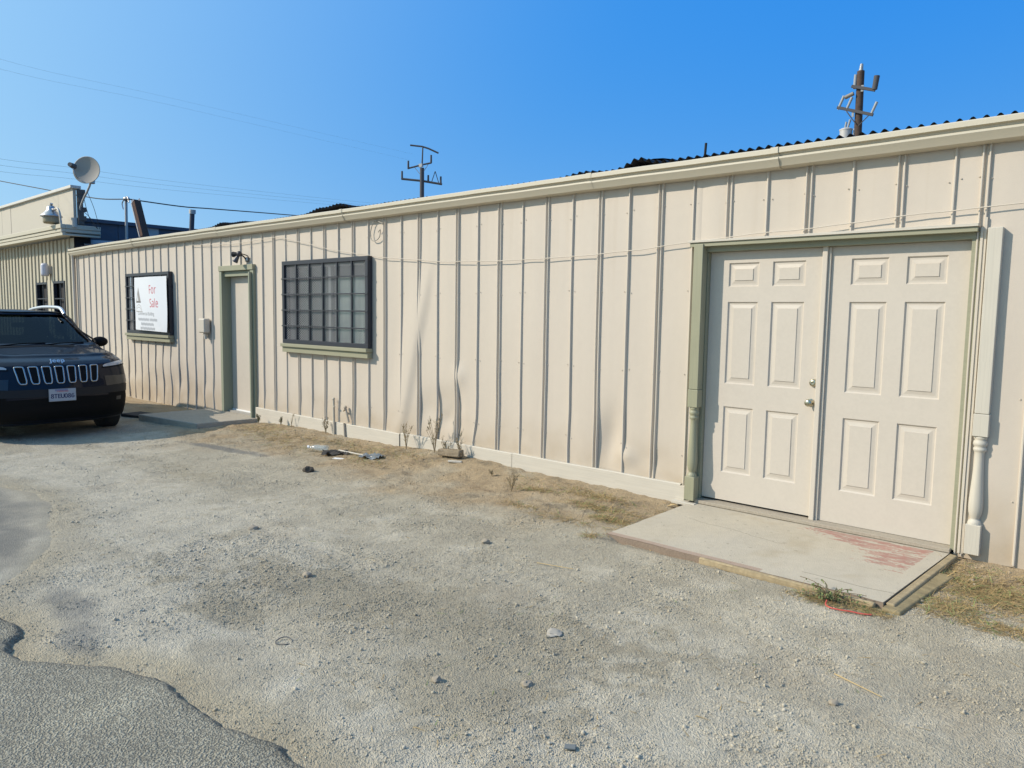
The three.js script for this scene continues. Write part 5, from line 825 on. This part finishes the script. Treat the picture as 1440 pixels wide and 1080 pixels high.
  const gz = (x, y, s) => { let a = 0.3, b = 1.1; for (let k = 0; k < 26; k++) { const m = (a + b) / 2; if (ghouse(x, y, m) < -0.025) a = m; else b = m; } return s * a; };
  for (const s of [1, -1]) for (const [x0, x1] of [[-2.60, -1.45], [-3.53, -2.64], [-4.05, -3.57]]) obj('side_window', gridGeo(10, 6, (i, j) => { const y = lerp(1.235, 1.62, j / 6), a = x1 > -1.6 ? Math.min(x1, -1.45 - (y - 1.2) * 1.95) : x1, x = lerp(x0, a, i / 10); return [x, y, gz(x, y, s)]; }), tint, car);
  obj('rear_window', gridGeo(8, 5, (i, j) => { const y = lerp(1.25, 1.62, j / 5), z = lerp(-0.62, 0.62, i / 8); let a = -4.7, b = -3; for (let k = 0; k < 26; k++) { const m = (a + b) / 2; if (ghouse(m, y, z) < -0.025) b = m; else a = m; } return [b, y, z]; }), tint, car);
  obj('dashboard', box(-1.75, -1.25, 0.9, 1.16, -0.74, 0.74, 0.06), M.dark, car);
  const trimS = std({ color: lin(0.03, 0.03, 0.032), roughness: 0.8 });
  for (const s of [1, -1]) { obj('seat', [box(-2.62, -2.42, 0.75, 1.28, s * 0.37 - 0.24, s * 0.37 + 0.24, 0.07), box(-2.60, -2.46, 1.30, 1.46, s * 0.37 - 0.13, s * 0.37 + 0.13, 0.05), box(-2.5, -1.95, 0.62, 0.78, s * 0.37 - 0.24, s * 0.37 + 0.24, 0.06)], trimS, car); }
  obj('rear_seat', box(-3.6, -3.4, 0.7, 1.24, -0.65, 0.65, 0.06), trimS, car);
  obj('steering_wheel', new THREE.TorusGeometry(0.18, 0.016, 8, 28).rotateY(Math.PI / 2).rotateZ(0.4).translate(-1.88, 1.05, -0.37), trimS, car);
  obj('inner_mirror', box(-1.95, -1.91, 1.46, 1.53, -0.11, 0.11, 0.015), M.dark, car);
  // sealing strips round the windscreen, wipers
  { const pts = []; for (const [y, k] of [[1.225, -1], [1.42, -1], [1.66, -1], [1.675, 0], [1.66, 1], [1.42, 1], [1.225, 1], [1.215, 0]]) { const hw = 0.812 - 0.44 * (y - 1.2), z = k * hw; pts.push(V(gx(y, z, 0.0), y, z)); } obj('windshield_seal', tube(pts, 0.013, 100, 6, true), plastic, car);
    for (const [z0, z1] of [[0.45, -0.15], [-0.05, -0.66]]) { const a = V(gx(1.225, z0, 0.01) + 0.04, 1.215, z0), b = V(gx(1.25, z1, 0.014), 1.25, z1); obj('wiper', tube([a, a.clone().lerp(b, 0.5).add(V(0.015, 0.012, 0)), b], 0.009, 12, 5), plastic, car); }
    obj('cowl', gridGeo(20, 2, (i, j) => { const z = lerp(-0.80, 0.80, i / 20); return [lerp(gx(1.225, z, 0.0) + 0.005, -1.10, j / 2), lerp(1.222, 1.206 - 0.06 * z * z, j / 2) + 0.004, z]; }), plastic, car); }
  for (const s of [1, -1]) {
    const mr = obj('door_mirror', (() => { const g = new THREE.SphereGeometry(1, 20, 14); g.scale(0.08, 0.078, 0.115); const p = g.attributes.position; for (let i = 0; i < p.count; i++) if (p.getX(i) < -0.03) p.setX(i, -0.03); g.computeVertexNormals(); g.translate(-1.62, 1.245, s * 0.975); return g; })(), plastic, car);
    obj('mirror_arm', rod([-1.62, 1.22, s * 0.84], [-1.62, 1.21, s * 0.98], 0.03, 0.026, 8), plastic, mr);
    const ry = (x) => 1.725 - 0.028 * (x + 2.7) * (x + 2.7) - 0.075 * 0.36;
    obj('roof_rail', tube([[-1.98, ry(-1.98) - 0.03, s * 0.60], [-2.10, ry(-2.1) + 0.035, s * 0.60], [-2.35, ry(-2.35) + 0.065, s * 0.61], [-3.1, ry(-3.1) + 0.07, s * 0.605], [-3.75, ry(-3.75) + 0.06, s * 0.60], [-4.0, ry(-4) + 0.03, s * 0.60], [-4.12, ry(-4.1) - 0.03, s * 0.60]], 0.026, 60, 8), silver, car);
    // arch cladding
    for (const w of wx) obj('wheel_arch', gridGeo(28, 3, (i, j) => { const a = lerp(-0.25, Math.PI + 0.25, i / 28), r = 0.40 + [0, 0.004, 0.065, 0.07][j], x = w + Math.cos(a) * r, y = 0.36 + Math.sin(a) * r; let p = 0.3, q = 1.2; for (let k = 0; k < 24; k++) { const m = (p + q) / 2; if (lower(x, y, m) < 0) p = m; else q = m; } return [x, y, s * (p + [-0.05, 0.014, 0.012, -0.004][j])]; }), plastic, car);
    obj('sill_cladding', box(-3.2, -1.38, 0.22, 0.36, s > 0 ? 0.83 : -0.925, s > 0 ? 0.925 : -0.83, 0.02), plastic, car);
    for (const x of [-2.95, -1.95]) obj('door_handle', box(x - 0.09, x + 0.09, 1.02, 1.05, s > 0 ? 0.90 : -0.945, s > 0 ? 0.945 : -0.90, 0.012), paint, car);
  }
  for (const s of [1, -1]) for (const w of wx) {
    const t = lathe([[0.235, -0.105], [0.30, -0.115], [0.345, -0.105], [0.362, -0.08], [0.365, 0], [0.362, 0.08], [0.345, 0.105], [0.30, 0.115], [0.235, 0.105]], 48).rotateX(Math.PI / 2); t.translate(w, 0.362, s * 0.805);
    const wh = obj('wheel', t, std({ color: lin(0.018, 0.018, 0.018), roughness: 0.85 }), car);
    const rg = [lathe([[0.0, 0.02], [0.05, 0.03], [0.06, 0.02]], 20).rotateX(Math.PI / 2), lathe([[0.215, 0.0], [0.235, 0.05], [0.24, 0.08]], 40).rotateX(Math.PI / 2), lathe([[0.24, -0.1], [0.215, -0.05], [0.205, -0.03], [0, -0.03]], 40).rotateX(Math.PI / 2)];
    for (let k = 0; k < 5; k++) { const sp = new RoundedBoxGeometry(0.19, 0.055, 0.03, 2, 0.01); sp.translate(0.125, 0, 0.02); sp.rotateZ(k / 5 * Math.PI * 2); rg.push(sp); }
    const g = merge(rg); if (s < 0) g.rotateY(Math.PI); g.translate(w, 0.362, s * 0.85); obj('rim', g, silver, wh);
  }
  obj('underside', box(-4.3, -0.35, 0.20, 0.30, -0.60, 0.60, 0.02), M.dark, car);
}

const renderer = new THREE.WebGLRenderer({ antialias: true });
renderer.toneMapping = THREE.LinearToneMapping; renderer.toneMappingExposure = EXPOSURE;
renderer.shadowMap.enabled = true; renderer.shadowMap.type = THREE.PCFSoftShadowMap;
renderer.setSize(1024, 768);
renderer.render(scene, camera);
